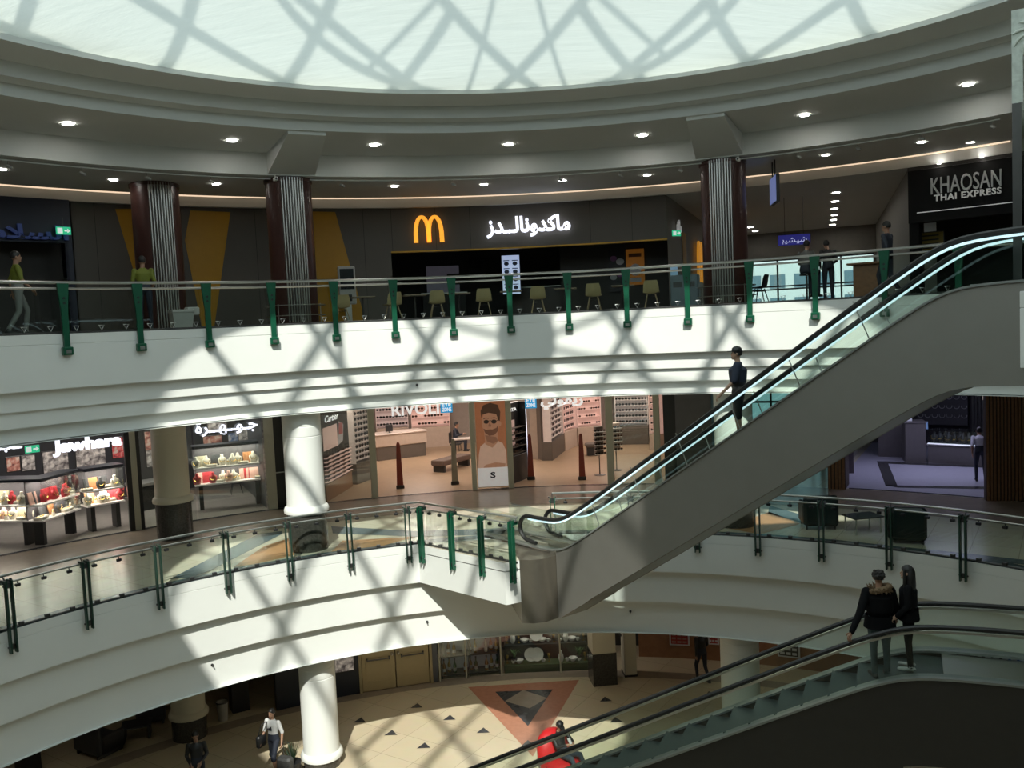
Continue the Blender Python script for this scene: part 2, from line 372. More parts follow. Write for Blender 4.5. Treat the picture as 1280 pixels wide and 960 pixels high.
def railing(name, label, path, base_z, posts, kinds, mats, rails, clipmesh, clampmesh, ncl):
    'path(t) -> (point, heading); posts = list of t; panels between them'
    t = thing(name, label, 'railing', (0, 0, 0))
    t0, t1 = posts[0], posts[-1]; ts = []
    for a, b_ in zip(posts[:-1], posts[1:]): ts += [a+(b_-a)*k/6 for k in range(6)]
    ts.append(t1)
    for (nm, off, h, r, m) in rails:
        b = MB(); P = []
        for q in ts:
            p, a = path(q); n = Vector((math.sin(a), math.cos(a), 0)); P.append(p+n*off+Vector((0, 0, base_z+h)))
        b.tube(P, r, 8); b.build(nm, m, t, True)
    for i, (a, b_) in enumerate(zip(posts[:-1], posts[1:])):
        g = MB(); rings = []
        for k in range(7):
            p, h = path(a+(b_-a)*(.02+.96*k/6)); n = Vector((math.sin(h), math.cos(h), 0)); p = p+n*.06
            rings.append([p+Vector((0, 0, base_z-.05)), p+n*.016+Vector((0, 0, base_z-.05)), p+n*.016+Vector((0, 0, base_z+.93)), p+Vector((0, 0, base_z+.93))])
        g.loft(rings); g.build('glass_panel', RGLASS, t)
        for k in range(ncl):
            p, h = path(a+(b_-a)*(k+.5)/ncl); n = Vector((math.sin(h), math.cos(h), 0))
            meshobj('glass_clamp', clampmesh, t, p+n*.05+Vector((0, 0, base_z)), -h)
            if clipmesh: meshobj('rail_clip', clipmesh, t, p+n*.06+Vector((0, 0, base_z)), -h)
    for i, q in enumerate(posts):
        p, h = path(q); k = kinds[i]
        o = meshobj('post', k[0], t, p+Vector((0, 0, base_z)), -h)
        for nm, me in k[1:]: 
            c = bpy.data.objects.new(nm, me); C.objects.link(c); c.parent = o
    return t
clampU = clamp_mesh().mesh('glass_clamp', STEEL); clip = clip_mesh().mesh('rail_clip', BLACK)
clampM = MB(); clampM.rbox(-.05, .05, -.03, .03, .02, .10, .01); clampM = clampM.mesh('glass_clamp', DSTEEL)
pu = rail_post_plate(GREEN).mesh('post', [GREEN, BLACK], False); pf = post_foot().mesh('post_foot', [GREEN, STEEL])
spm = spider().mesh('rail_bracket', DSTEEL, True)
ptw = twin_post().mesh('post', [DGREEN, DSTEEL]); ptg = twin_post(.09, .055, .026).mesh('post', [GREEN, DSTEEL])
circ = lambda R: (lambda t: (pos(R, t), t))
# upper gallery: fourteen posts in view and a few beyond the frame on both sides
up_px = [(81, 418), (174, 414), (260, 410), (341, 406), (419, 403), (493, 400), (566, 397), (638, 394), (711, 391), (784, 387), (860, 383), (938, 379), (1020, 374), (1107, 370)]
ph = [phr(x, 12.44, .25) for x, y in up_px]
d0 = ph[1]-ph[0]; d1 = ph[-1]-ph[-2]
ph = [ph[0]-2*d0, ph[0]-d0] + ph + [ph[-1]+d1*k for k in (1, 2, 3, 4)]
railing('glass_railing', 'upper gallery glass railing with green plate posts', circ(12.44), ZU, ph, [(pu, ('post_foot', pf))]*len(ph), None,
        [('handrail', .12, 1.05, .035, STEEL), ('lower_rail', .0, .92, .026, STEEL), ('glass_channel', .06, .02, .03, DSTEEL)], None, clampU, 3)
# middle gallery, left: along the circle, then out along the landing to the escalator
L0, L1 = Vector((-2.64, 21.74, 0)), Vector((-.30, 19.62, 0))
ml = [(12, 790), (108, 761), (198, 736), (283, 718), (361, 703), (437, 692), (510, 681)]
pm = [phr(x, 12.35, -5.446) for x, y in ml]; ang = math.atan2(L1.x-L0.x, L1.y-L0.y)
rl = 12.35
pl0 = phi_of(L0); pm[-1] = min(pm[-1], pl0-.01)
def left_path(t):
    if t <= pl0: return pos(rl, t), t
    s = (t-pl0)*rl; d = (L1-L0).normalized(); return L0+d*s, math.atan2(-d.y, d.x) * 1.0 + 0*ang if False else math.atan2(-d.y, d.x)-0
# heading is the outward normal: on the landing it points away from the void, to the back right
dl = (L1-L0).normalized(); nl = Vector((-dl.y, dl.x, 0)); hl = math.atan2(nl.x, nl.y); LL = (L1-L0).length/rl
def left_path(t):
    if t <= pl0: return pos(rl, t), t
    return L0+dl*((t-pl0)*rl), hl
dm = pm[1]-pm[0]
posts = [pm[0]-dm*2, pm[0]-dm] + pm + [pl0+LL*k for k in (.10, .45, .77, 1.08)]
railing('glass_railing', 'middle gallery glass railing left of the escalator foot, turning out along the landing', left_path, ZM, posts,
        [(ptw, ('rail_bracket', spm))]*(len(posts)-4)+[(ptg, ('rail_bracket', spm))]*4, None,
        [('handrail', .12, 1.06, .028, STEEL), ('lower_rail', .0, .94, .02, STEEL), ('glass_channel', .06, .02, .03, DSTEEL)], clip, clampM, 3)
mr = [(705, 655), (790, 667), (872, 671), (948, 675), (1028, 680), (1113, 690), (1206, 703)]
pr = [phr(x, 12.35, -5.446) for x, y in mr]; pr[0] = phi_of((.9, 22.05)); d = pr[-1]-pr[-2]; pr += [pr[-1]+d, pr[-1]+2*d, pr[-1]+3*d]
railing('glass_railing', 'middle gallery glass railing right of the escalator, in shade below the dark shop', circ(12.35), ZM, pr,
        [(ptg, ('rail_bracket', spm))]+[(ptw, ('rail_bracket', spm))]*(len(pr)-1), None,
        [('handrail', .12, 1.06, .028, STEEL), ('lower_rail', .0, .94, .02, STEEL), ('glass_channel', .06, .02, .03, DSTEEL)], clip, clampM, 3)
# ---------------------------------------------------------------- columns
def column_fluted(px, label):
    p, R = px; ph_ = phi_of(p); H = EYE+4.16-ZU
    t = thing('column', label, 'column', (p[0], p[1], ZU), -ph_, 'fluted columns of the upper gallery')
    m = MB(); m.lathe([(.60, 0), (.60, H)], 40); m.build('shaft', MAROON, t, True)
    m = MB()
    for k in range(-4, 5):
        a = k*.115; x, y = .605*math.sin(a), -.605*math.cos(a)
        m.tube([(x, y, .02), (x, y, H-.02)], .027, 8)
    m.build('silver_ribs', RIBM, t, True)
    m = MB(); m.lathe([(.63, H-.1), (.63, H-.02)], 40); m.lathe([(.64, 0), (.64, .1), (.60, .1)], 40); m.build('collars', MAROON, t, True)
    return t
def at_r(px, py, R):
    p = oncyl(px, py, R); return (p.x, p.y), R
PB = (-9.55, 23.75)
def pull(p, R): a = math.atan2(p[0]-CX, p[1]-CY); q = pos(R, a); return (q.x, q.y)
PA = pull((-5.50, 22.05), 13.42); PC = pull((5.80, 22.55), 13.6)
def upx(px, R, h=2.0): p = pos(R, phr(px, R, h)); return (p.x, p.y)
UA, UB, UC = upx(366, 15.1), upx(200, 16.6), upx(906, 15.1)
column_fluted((UB, 17), 'fluted maroon column in front of the ochre stripes, leftmost of the three')
column_fluted((UA, 13.7), 'fluted maroon column with sunlit foot left of the glowing arches')
column_fluted((UC, 13.7), 'fluted maroon column with sunlit foot right of the counter')
def white_column(p, z0, z1, r, base, label, basemat=GRAN, shaft=WHITE):
    ph_ = phi_of(p); t = thing('column', label, 'column', (p[0], p[1], z0), -ph_)
    m = MB(); m.lathe([(r*1.03, 0), (r*1.03, base)], 40); m.build('plinth', basemat, t, True)
    m = MB(); H = z1-z0
    m.lathe([(r*1.03, base), (r*1.16, base+.02), (r*1.18, base+.09), (r*1.12, base+.16), (r*1.02, base+.20), (r, base+.3), (r, H-.62), (r*.985, H-.615), (r*.985, H-.595), (r, H-.59), (r, H-.36), (r*.985, H-.355), (r*.985, H-.335), (r, H-.33), (r, H)], 40)
    m.build('shaft', shaft, t, True); return t
zc = EYE-1.93; zg = EYE-8.15
white_column(PA, ZM, zc, .48, .95, 'sunlit white round column on the middle gallery with marbled plinth')
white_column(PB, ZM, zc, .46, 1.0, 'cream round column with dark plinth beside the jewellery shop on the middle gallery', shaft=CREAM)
white_column(PC, ZM, zc, .48, .95, 'white round column behind the man on the escalator')
white_column(PA, ZG, zg, .46, .22, 'sunlit white round column standing on the ground floor near the man in white shirt')
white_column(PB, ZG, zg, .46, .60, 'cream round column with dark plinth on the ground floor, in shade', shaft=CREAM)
white_column(PC, ZG, zg, .50, .30, 'pale grey round column on the ground floor behind the lower handrails')
# beams from the upper columns to the ring
for p, l in ((UA, 'left'), (UC, 'right')):
    a = phi_of(p); b = MB()
    o = pos(0, 0); n = Vector((math.sin(a), math.cos(a), 0)); s = Vector((math.cos(a), -math.sin(a), 0)); c0 = Vector((CX, CY, 0))
    def V(R, w_, h): return c0+n*R+s*w_+Vector((0, 0, EYE+h))
    b.loft([[V(12.25, w_, h) for w_, h in ((-.45, 4.83), (.45, 4.83), (.45, 4.74), (-.45, 4.74))], [V(14.6, w_, h) for w_, h in ((-.62, 4.75), (.62, 4.75), (.62, 4.17), (-.62, 4.17))]])
    struct(b.build('trim_5' if l == 'left' else 'trim_6', CEIL), 'sloping bracket beam above the %s fluted column' % l)
# ---------------------------------------------------------------- escalators
STREAD = mat('escalator_tread', (.07, .10, .10), .4, .5, noise=.2, scale=20)
CLAD = mat('truss_cladding', (.30, .29, .265), .62, .8, noise=.06, scale=2)
CLADD = mat('dark_truss_cladding', (.045, .04, .035), .5, .2, noise=.1)
SKIRT = mat('skirt_panel', (.35, .37, .36), .35, .7)
def escalator(label, P0, th, inc, width, s0, s1, sl, su, zlow, zup, hr, thick, clad, rail_h0=0, far_only=False, glow=None, stepm=STREAD, full_depth=None, flank0=None, joints=True):
    '''P0 a point of the near panel line (at deck height), th its heading, slope from s0 to s1 along it;
    sl / su are how far the flat ends run on. zlow/zup deck heights. local x runs along, y across to the far side.'''
    t = thing('escalator', label, 'escalator', (P0[0], P0[1], 0), th)
    tn = math.tan(inc)
    def deck(s):
        'smoothed deck height'
        e = .9
        def soft(v, k): return .5*(v+math.sqrt(v*v+k*k))
        z = zlow + soft((s-s0)*tn, .25) - soft((s-s1)*tn, .25); return z
    S = [s0-sl] + [s0-1.2+k*.2 for k in range(13)] + [s0+1.4+(s1-s0-2.8)*k/8 for k in range(1, 8)] + [s1-1.2+k*.2 for k in range(13)] + [s1+su]
    S = sorted(x for x in set(S) if s0-sl <= x <= s1+su)
    def bot(s):
        if full_depth is not None: return min(deck(s)-thick, full_depth) if s < s1 else deck(s)-thick
        return min(deck(s), zlow+(s-s0)*tn if s < s0+1 else deck(s))-thick
    SF = S if flank0 is None else sorted([flank0]+[x for x in S if x > flank0+.05])
    for nm, y0, y1 in (('near_side_panel', 0, .10), ('far_side_panel', width-.10, width)):
        m = MB(); m.loft([[(s, y0, bot(s)), (s, y1, bot(s)), (s, y1, deck(s)), (s, y0, deck(s))] for s in SF]); m.build(nm, clad, t)
        m = MB(); m.loft([[(s, y0-.03, deck(s)), (s, y1+.06, deck(s)), (s, y1+.06, deck(s)+.035), (s, y0-.03, deck(s)+.035)] for s in S]); m.build('deck_strip', SKIRT, t)
    m = MB(); m.loft([[(s, .1, bot(s)), (s, width-.1, bot(s)), (s, width-.1, bot(s)+.12), (s, .1, bot(s)+.12)] for s in SF]); m.build('soffit_panel', SKIRT, t)
    # steps
    m = MB(); s = s0-.35; n = int((s1-s0+.7)/.4); 
    for k in range(n+1):
        a = s0-.2+k*.4; z = deck(a+.2)-.05
        m.box(a, a+.41, .1, width-.1, z-.28, z)
    m.build('steps', stepm, t)
    m = MB(); m.box(s0-sl, s0-.2, .1, width-.1, zlow-.1, zlow-.04); m.build('comb_plate', STEEL, t); m = MB(); m.box(s0-.2+(n+1)*.4, s1+su, .1, width-.1, zup-.1, zup-.04); m.build('comb_plate', STEEL, t)
    # balustrades
    lo, hi = s0-sl+.25, s1+su
    for nm, y in (('near', .05), ('far', width-.05)):
        SS = [x for x in S if lo+.35 <= x <= hi]
        m = MB(); m.loft([[(x, y-.006, deck(x)+.03), (x, y+.006, deck(x)+.03), (x, y+.006, deck(x)+hr-.03), (x, y-.006, deck(x)+hr-.03)] for x in [lo+.1]+SS]); m.build('glass_balustrade', RGLASS, t)
        P = [(x, y, deck(x)+hr) for x in SS[::-1]]
        x0 = SS[0]; z0 = deck(x0)+hr; r = hr/2-.06
        P += [(x0-r*math.sin(a)*1.1, y, z0-r+r*math.cos(a)) for a in [rad(q) for q in range(15, 181, 15)]]
        P += [(x0+.25, y, z0-2*r-.02)]
        m = MB(); m.tube(P, .055 if joints else .04, 8, flat=(1, .9)); h = m.build('handrail', RUBBER, t, True)
        m = MB(); m.loft([[(x, y-.02, deck(x)+hr-.085), (x, y+.02, deck(x)+hr-.085), (x, y+.02, deck(x)+hr-.05), (x, y-.02, deck(x)+hr-.05)] for x in SS]); m.build('handrail_track', glow or STEEL, t)
        # panel joints
        m = MB()
        for k in range(1, 7 if joints else 1):
            x = s0+(s1-s0)*k/7; m.loft([[(x+a, y-.008, deck(x)+.03), (x+a+.012, y-.008, deck(x)+.03), (x+a+.012, y+.008, deck(x)+.03), (x+a, y+.008, deck(x)+.03)][:4] if False else [(x+a, y-.008, z), (x+a+.015, y-.008, z), (x+a+.015, y+.008, z), (x+a, y+.008, z)] for a, z in ((0, deck(x)+.03), (-.28, deck(x)+hr-.06))])
        if joints: m.build('glass_joints', STEEL, t)
    return t, deck
GLOW = mat('handrail_lamp', (.75, .95, 1), emit=.9, ecol=(.65, .92, 1))
thA = rad(-51.5); dA = Vector((math.cos(thA), math.sin(thA), 0)); nA = Vector((-dA.y, dA.x, 0))
A0 = Vector((2.03, 18.5, 0)); zlA, zuA = EYE-5.40, EYE+.30
s0A = (zlA-(EYE-4.30))/math.tan(rad(32.5)); s1A = (zuA-(EYE-4.30))/math.tan(rad(32.5))
escA, deckA = escalator('tall escalator with grey metal flank climbing from the middle gallery up to the right', A0, thA, rad(32.5), .92, s0A, s1A, 3.35, 4.2, zlA, zuA, .73, 1.45, CLAD, glow=GLOW, flank0=-1.9)
thB = rad(-24.5); dB = Vector((math.cos(thB), math.sin(thB), 0)); nB = Vector((-dB.y, dB.x, 0))
B0 = Vector((5.5, 12.3, 0)); zuB = EYE-5.32; zlB = .06
s1B = 0; s0B = -(zuB-zlB)/math.tan(rad(28))
escB, deckB = escalator('escalator with black flank in the lower right corner, carrying a couple at its head', B0, thB, rad(28), 1.2, s0B, s1B, 1.2, 1.8, zlB, zuB, .76, 1.3, CLADD, full_depth=0.02, joints=False)

m = MB(); HP = [(-.02, 19.745), (.25, 19.68), (.55, 19.75), (.80, 19.95), (.86, 20.02), (1.55, 20.62), (1.0, 21.3), (-.3, 21.3)]
m.prismz([(Vector((x, y, 0))-A0).to_2d() for x, y in HP] if False else [((Vector((x, y, 0))-A0).dot(dA), (Vector((x, y, 0))-A0).dot(nA)) for x, y in HP], EYE-6.93, EYE-5.43)
m.build('end_housing', mat('bronze_housing', (.30, .27, .22), .3, .8, noise=.08), escA, True)
# ---------------------------------------------------------------- people
SKIN = mat('skin', (.36, .20, .13), .55); SKINL = mat('light_skin', (.48, .30, .21), .55); HAIRB = mat('black_hair', (.012, .010, .009), .5)
EYEM = mat('eye', (.02, .015, .012), .2); LIP = mat('lip', (.28, .10, .08), .5)
SHOEW = mat('white_shoe', (.6, .6, .58), .5); SHOEB = mat('black_shoe', (.02, .02, .02), .5)
def V3(*a): return Vector(a)
def person(name, label, loc, rotz, pose=None, top=None, sleeve='long', bottom=None, legs='long', shoe=None, skin=None, hair='short', scale=1.0, vox=.016, hairm=None, bulk=1.0, group=None, cap=None, coat=0, extras=None):
    '''one continuous body, facing local -y, the person's left at +x. pose overrides joints.'''
    J = dict(pel=V3(0, 0, .95), waist=V3(0, 0, 1.10), chest=V3(0, 0, 1.30), neck=V3(0, .01, 1.46), head=V3(0, -.02, 1.62),
             hipL=V3(.09, 0, .92), kneeL=V3(.10, -.01, .50), ankL=V3(.10, .02, .08), toeL=V3(.12, -.15, .035), hipR=V3(-.09, 0, .92), kneeR=V3(-.10, -.01, .50), ankR=V3(-.10, .02, .08), toeR=V3(-.12, -.15, .035),
             shL=V3(.18, 0, 1.40), elL=V3(.235, .02, 1.13), wrL=V3(.23, -.06, .89), shR=V3(-.18, 0, 1.40), elR=V3(-.235, .02, 1.13), wrR=V3(-.23, -.06, .89), look=V3(0, -1, 0))
    for k, v in (pose or {}).items(): J[k] = Vector(v)
    top = top or BLACK; bottom = bottom or BLACK; shoe = shoe or SHOEB; skin = skin or SKIN
    mats = [skin, top, bottom, shoe, EYEM, LIP]
    m = MB(); B = bulk
    # torso as a loft of ovals following the spine
    side = (J['shL']-J['shR']).normalized(); P = []
    def oval(c, rx, ry, ax, n=16):
        f = ax.cross(side).normalized() if ax.cross(side).length > .01 else V3(0, 1, 0)
        return [c+side*(rx*math.cos(2*PI*j/n))+f*(ry*math.sin(2*PI*j/n)) for j in range(n)]
    up = (J['neck']-J['pel']).normalized()
    dn_ = up
    spine = [(J['pel']-up*.06, .10, .07, 2), (J['pel']-up*.02, .155, .115, 2), (J['pel']+up*.05, .16, .12, 2), (J['waist'], (.158 if coat else .14)*B, (.118 if coat else .105)*B, 1), (J['chest']-up*.06, .155*B, .115*B, 1), (J['chest']+up*.03, .165*B, .118*B, 1),
             ((J['shL']+J['shR'])/2, .145, .085, 1), ((J['shL']+J['shR'])/2+up*.04, .08, .065, 1), (J['neck'], .052, .052, 0)]
    for i in range(len(spine)-1):
        a, b_ = spine[i], spine[i+1]; m.mi = (1 if coat else a[3]) if i < 7 else 1
        m.loft([oval(a[0], a[1], a[2], up), oval(b_[0], b_[1], b_[2], up)])
    m.mi = 0; m.cap(J['neck']-up*.03, J['head']-V3(0, 0, .03), .052, .05)
    # head with face
    lk = J['look'].normalized(); lk.z = max(-.6, min(.6, lk.z)); s_ = V3(0, 0, 1).cross(lk).normalized() * -1 if abs(lk.z) < .99 else V3(1, 0, 0)
    sx = lk.cross(V3(0, 0, 1)).normalized(); uz = sx.cross(lk).normalized(); h = J['head']
    HM = Matrix((sx, -lk, uz)).transposed().to_4x4(); HM.translation = h
    m.T = HM
    m.ell((0, .012, .02), .074, .092, .098, 16, 12); m.ell((0, -.025, -.05), .055, .062, .065, 14, 10); m.ell((0, -.092, -.018), .013, .016, .024, 8, 6); m.ell((0, -.07, -.095), .026, .022, .02, 10, 6)
    for q in (-1, 1): m.ell((q*.077, .01, -.01), .012, .024, .032, 8, 6)
    m.T = None
    def limb(a, b_, r0, r1, mi, n=12): m.mi = mi; m.cap(J[a], J[b_], r0, r1, n)
    for q in 'LR':
        lm = 2
        kn = J['hip'+q].lerp(J['knee'+q], .5)
        limb('hip'+q, 'knee'+q, .088*B if B > 1 else .088, .060, 2)
        if legs == 'long': limb('knee'+q, 'ank'+q, .058, .046, 2)
        else:
            limb('knee'+q, 'ank'+q, .052, .034, 0); m.mi = 2; d = J['ank'+q]-J['knee'+q]; m.cap(J['knee'+q]-d*.05, J['knee'+q]+d*.08, .075, .072)
            m.mi = 0; m.cap(J['knee'+q]+d*.28, J['knee'+q]+d*.36, .052, .05)
        m.mi = 3; d = (J['toe'+q]-J['ank'+q]); d.z = 0; heel = J['ank'+q]-d*.25; heel.z = J['ank'+q].z-.045
        m.cap(heel, J['toe'+q], .042, .034, 10); m.cap(J['ank'+q], J['ank'+q]+V3(0, 0, -.03), .045, .042)
        m.mi = 1; limb('sh'+q, 'el'+q, .058*B, .047*B, 1)
        if sleeve == 'long': limb('el'+q, 'wr'+q, .046*B, .034*B, 1)
        else:
            mid = J['sh'+q].lerp(J['el'+q], .72); m.mi = 0; m.cap(mid, J['el'+q], .04, .038); limb('el'+q, 'wr'+q, .038, .027, 0)
        # palm
        w_ = J['wr'+q]; d = (w_-J['el'+q]).normalized(); m.mi = 0; m.cap(w_, w_+d*.075, .030, .034, 10, flat=(.62, 1.15))
    base = m.mesh('b', mats)
    if coat: pass
    o = bpy.data.objects.new('b', base); C.objects.link(o)
    md = o.modifiers.new('r', 'REMESH'); md.mode = 'VOXEL'; md.voxel_size = vox; md.use_smooth_shade = True
    sm = o.modifiers.new('s', 'SMOOTH'); sm.iterations = 4; sm.factor = .5
    bpy.context.view_layer.update(); dg = bpy.context.evaluated_depsgraph_get()
    me = bpy.data.meshes.new_from_object(o.evaluated_get(dg)); bpy.data.objects.remove(o)
    bv = BVHTree.FromPolygons([v.co for v in base.vertices], [tuple(p.vertices) for p in base.polygons])
    me.materials.clear()
    for x in mats: me.materials.append(x)
    mi = [p.material_index for p in base.polygons]
    for p in me.polygons:
        r = bv.find_nearest(p.center); p.material_index = mi[r[2]] if r[2] is not None else 1
        p.use_smooth = True
    # fingers, eyes, mouth go into the same mesh
    x = MB()
    for q, sg in (('L', 1), ('R', -1)):
        w_ = J['wr'+q]; d = (w_-J['el'+q]).normalized(); acr = d.cross(V3(0, 0, 1)); acr = acr.normalized() if acr.length > .2 else V3(0, 1, 0)
        if abs(d.z) > .8: acr = V3(0, 1, 0)
        cu = d.cross(acr).normalized(); 
        if cu.z > 0: cu = -cu
        if abs(d.z) > .8: cu = V3(-sg, 0, 0)
        for k, ln in enumerate((.062, .072, .068, .054)):
            b0 = w_+d*.09+acr*(.028-.0187*k); b1 = b0+d*ln*.55+cu*.008; b2 = b1+d*ln*.35+cu*.03
            x.tube([b0-d*.02, b0, b1, b2], [.0095, .0095, .0085, .007], 6)
        t0 = w_+d*.03+acr*.03; x.tube([t0, t0+acr*.028+d*.025, t0+acr*.035+d*.055+cu*.012], [.012, .0105, .008], 6)
    x.T = HM; x.mi = 4
    for q in (-1, 1): x.ell((q*.031, -.079, .005), .012, .006, .007, 8, 6)
    x.mi = 5; x.ell((0, -.088, -.062), .022, .006, .006, 8, 6)
    x.T = None
    n0 = len(me.vertices); vs = [v.co[:] for v in me.vertices]+x.v; fs = [tuple(p.vertices) for p in me.polygons]+[tuple(i+n0 for i in f_) for f_ in x.f]
    ms = [p.material_index for p in me.polygons]+x.m
    fin = bpy.data.meshes.new('body'); fin.from_pydata(vs, [], fs)
    for y in mats: fin.materials.append(y)
    fin.polygons.foreach_set('material_index', ms); fin.polygons.foreach_set('use_smooth', [True]*len(fs)); fin.update()
    t = thing(name, label, 'person', loc, rotz, group); t.scale = (scale,)*3
    meshobj('body', fin, t)
    hm = hairm or HAIRB
    if hair:
        m = MB(); m.T = HM
        def cap_(rx, ry, rz, c, z0, front):
            'hair shell: lathe-like cap cut along the hairline'
            rings = []; n = 18
            for i in range(9):
                a = PI/2*(1-i/8*1.0)
                ring = []
                for j in range(n):
                    b_ = 2*PI*j/n; fr = max(0, -math.sin(b_)) ; low = z0*(1-fr)+front*fr
                    zz = low+(rz-low)*math.sin(a) if i < 8 else low
                    k = math.sqrt(max(.0004, 1-max(-.9, min(1, zz/rz))**2))
                    ring.append((c[0]+rx*k*math.cos(b_), c[1]+ry*k*math.sin(b_), c[2]+zz))
                rings.append(ring)
            m.loft(rings)
        cap_(.083, .102, .108, (0, .014, .02), -.055, .045)
        if hair == 'long':
            m.loft([[(r*math.cos(2*PI*j/12)*1.0, .055+ry*math.sin(2*PI*j/12), z) for j in range(12)] for r, ry, z in ((.06, .05, .08), (.095, .075, .02), (.11, .08, -.1), (.125, .085, -.2), (.125, .075, -.32), (.07, .035, -.44))])
            for q in (-1, 1): m.tube([(q*.075, -.035, .05), (q*.09, -.03, -.05), (q*.09, -.03, -.18), (q*.08, -.04, -.28)], [.02, .028, .03, .015], 8)
        if hair == 'curly':
            for k in range(40):
                a = k*2.4; z = .02+.085*((k % 9)/8); r = .085*math.sqrt(max(.05, 1-((z-.02)/.11)**2))
                if math.sin(a) < -.55 and z < .07: continue
                m.ell((r*math.cos(a), .014+1.15*r*math.sin(a), z), .022, .022, .02, 6, 4)
        m.build('hair', hm, t, True)
    if cap:
        m = MB(); m.T = HM
        m.lathe([(.09, .035), (.094, .06), (.086, .10), (.055, .128), (.012, .136)], 18, (0, .012, 0)); m.prismz([(-.07, -.05), (-.055, -.13), (-.02, -.165), (.02, -.165), (.055, -.13), (.07, -.05)], .040, .052)
        m.ell((0, .012, .137), .012, .012, .008); m.build('cap', cap, t, True)
    if coat:
        'open skirt of a jacket hanging below the waist'
        m = MB(); rings = []
        for z, k in ((.02, .165), (-.05, .17), (-coat, .185)):
            rings.append(oval(J['pel']+up*(z+.06), k*B, k*.78*B, up))
        m.loft(rings, True, False); m.build('jacket_hem', top, t, True)
    return t
# ---------------------------------------------------------------- upper gallery
HC = EYE+4.15
def phc(px, h, R): return phr(px, R, h)
FR = 18.6
fa, fo, fb = phc(95, 2.0, FR), phc(490, 2.0, FR), phc(835, 2.0, FR)
zt = EYE+3.9; zh = EYE+2.52
m = MB()
m.rev([(FR+.3, ZU), (FR, ZU), (FR, zt), (FR+.3, zt)], fa, fo, 30, True); m.rev([(FR+.3, zh), (FR, zh), (FR, zt), (FR+.3, zt)], fo, fb, 30, True)
# ochre stripes on the wall
m.mi = 1
for px in [[(144, 261), (184, 261), (184, 390), (177, 372)], [(238, 263), (288, 265), (268, 408), (252, 408), (231, 300)], [(385, 264), (419, 265), (457, 402), (385, 402)]]:
    k = 6; P = [oncyl(x, y, FR-.02) for x, y in px]; m.poly(P)
m.mi = 2; m.rev([(FR-.03, zh-.03), (FR-.03, zh+.02), (FR+.2, zh+.02), (FR+.2, zh-.03)], fo, fb, 30, True)
struct(m.build('wall_facade', [BRONZE, YEL, mat('gold_trim', (.40, .22, .02), .35, .4)]), 'grey bronze restaurant facade with ochre stripes and a wide serving opening')
# panel joints on the facade
SEAM = mat('panel_joint', (.03, .028, .025), .6)
m = MB()
for px in (120, 215, 320, 455, 490, 545, 588, 738, 790):
    a = phc(px, 3, FR); z0 = ZU if px < 490 else zh
    p, q = pos(FR-.006, a-.0004), pos(FR-.006, a+.0004); m.poly([(p.x, p.y, z0), (q.x, q.y, z0), (q.x, q.y, zt), (p.x, p.y, zt)])
struct(m.build('trim_7', SEAM))
# inside of the restaurant
DARKW = mat('dark_interior', (.035, .033, .03), .6); DARKB = mat('dark_blue_wall', (.012, .016, .026), .5)
BI = 23.6
m = MB(); m.rev([(BI, ZU), (BI, zt)], fo-.05, fb, 20)
m.rev([(FR+.35, EYE+3.3), (BI, EYE+3.3)], fo-.05, fb, 20)
for a in (fo-.05,):
    p, q = pos(FR+.3, a), pos(BI, a); m.poly([(p.x, p.y, ZU), (q.x, q.y, ZU), (q.x, q.y, zt), (p.x, p.y, zt)])
m.rev([(20.6, ZU), (20.6, EYE+3.3)], phc(700, 2, 20.6), fb, 10)
struct(m.build('wall_restaurant', DARKW), 'dark inside walls of the restaurant')
def on_arc(R, px, z, py=None):
    a = phr(px, R, z-EYE); p = pos(R, a, z); return p, -a
def arch_sign(name, label, p, rz, w, h, mm, lit=SIGNY):
    t = thing(name, label, 'sign', p, rz)
    m = MB()
    def arch(x0, x1):
        P = []; n = 14
        for k in range(n+1):
            a = PI*k/n; cxm = (x0+x1)/2; hw = (x1-x0)/2
            P.append((cxm-hw*math.cos(a), 0, h*(math.sin(a)**.62)))
        P[0] = (x0, 0, 0); P[-1] = (x1, 0, 0 if x1 > .1 else .02); return P
    for x0, x1 in ((-w/2+.045*w, 0), (0, w/2-.045*w)):
        P = arch(x0, x1); rings = []
        for k, p_ in enumerate(P):
            a = PI*k/(len(P)-1); tt = w*(.055+.02*abs(math.cos(a))); 
            d = (Vector(P[min(k+1, len(P)-1)])-Vector(P[max(k-1, 0)])).normalized(); nrm = Vector((-d.z, 0, d.x))
            rings.append([Vector(p_)+nrm*tt+V3(0, -.06, 0), Vector(p_)-nrm*tt+V3(0, -.06, 0), Vector(p_)-nrm*tt+V3(0, .02, 0), Vector(p_)+nrm*tt+V3(0, .02, 0)])
        m.loft(rings)
    m.build('arches', lit, t, True); m2 = MB()
    for x in (-w*.35, 0, w*.35): m2.cap((x, .0, h*.4), (x, .12, h*.4), .015)
    m2.build('fixings', DSTEEL, t); return t
p, rz = on_arc(FR-.1, 536.5, EYE+2.78); sc_ = (p-ORG).length/FOC
arch_sign('arch_sign', 'glowing amber double arch sign on the grey facade', p, rz, 35*sc_, 31*sc_, SIGNY)
AR = '\uFEAF\uFEAA\u0640\u0640\uFEDF\uFE8E\uFEE7\uFEED\uFEAA\uFEDB\uFE8E\uFEE3'
p, rz = on_arc(FR-.12, 661, EYE+2.83)
o = meshobj('facade_lettering', text_mesh(AR, 104*sc_, 26*sc_, .08, 'facade_lettering', SIGNW, bold=.035), None, p, rz)
tag(o, 'glowing white Arabic lettering on the grey facade right of the amber arches', 'sign')
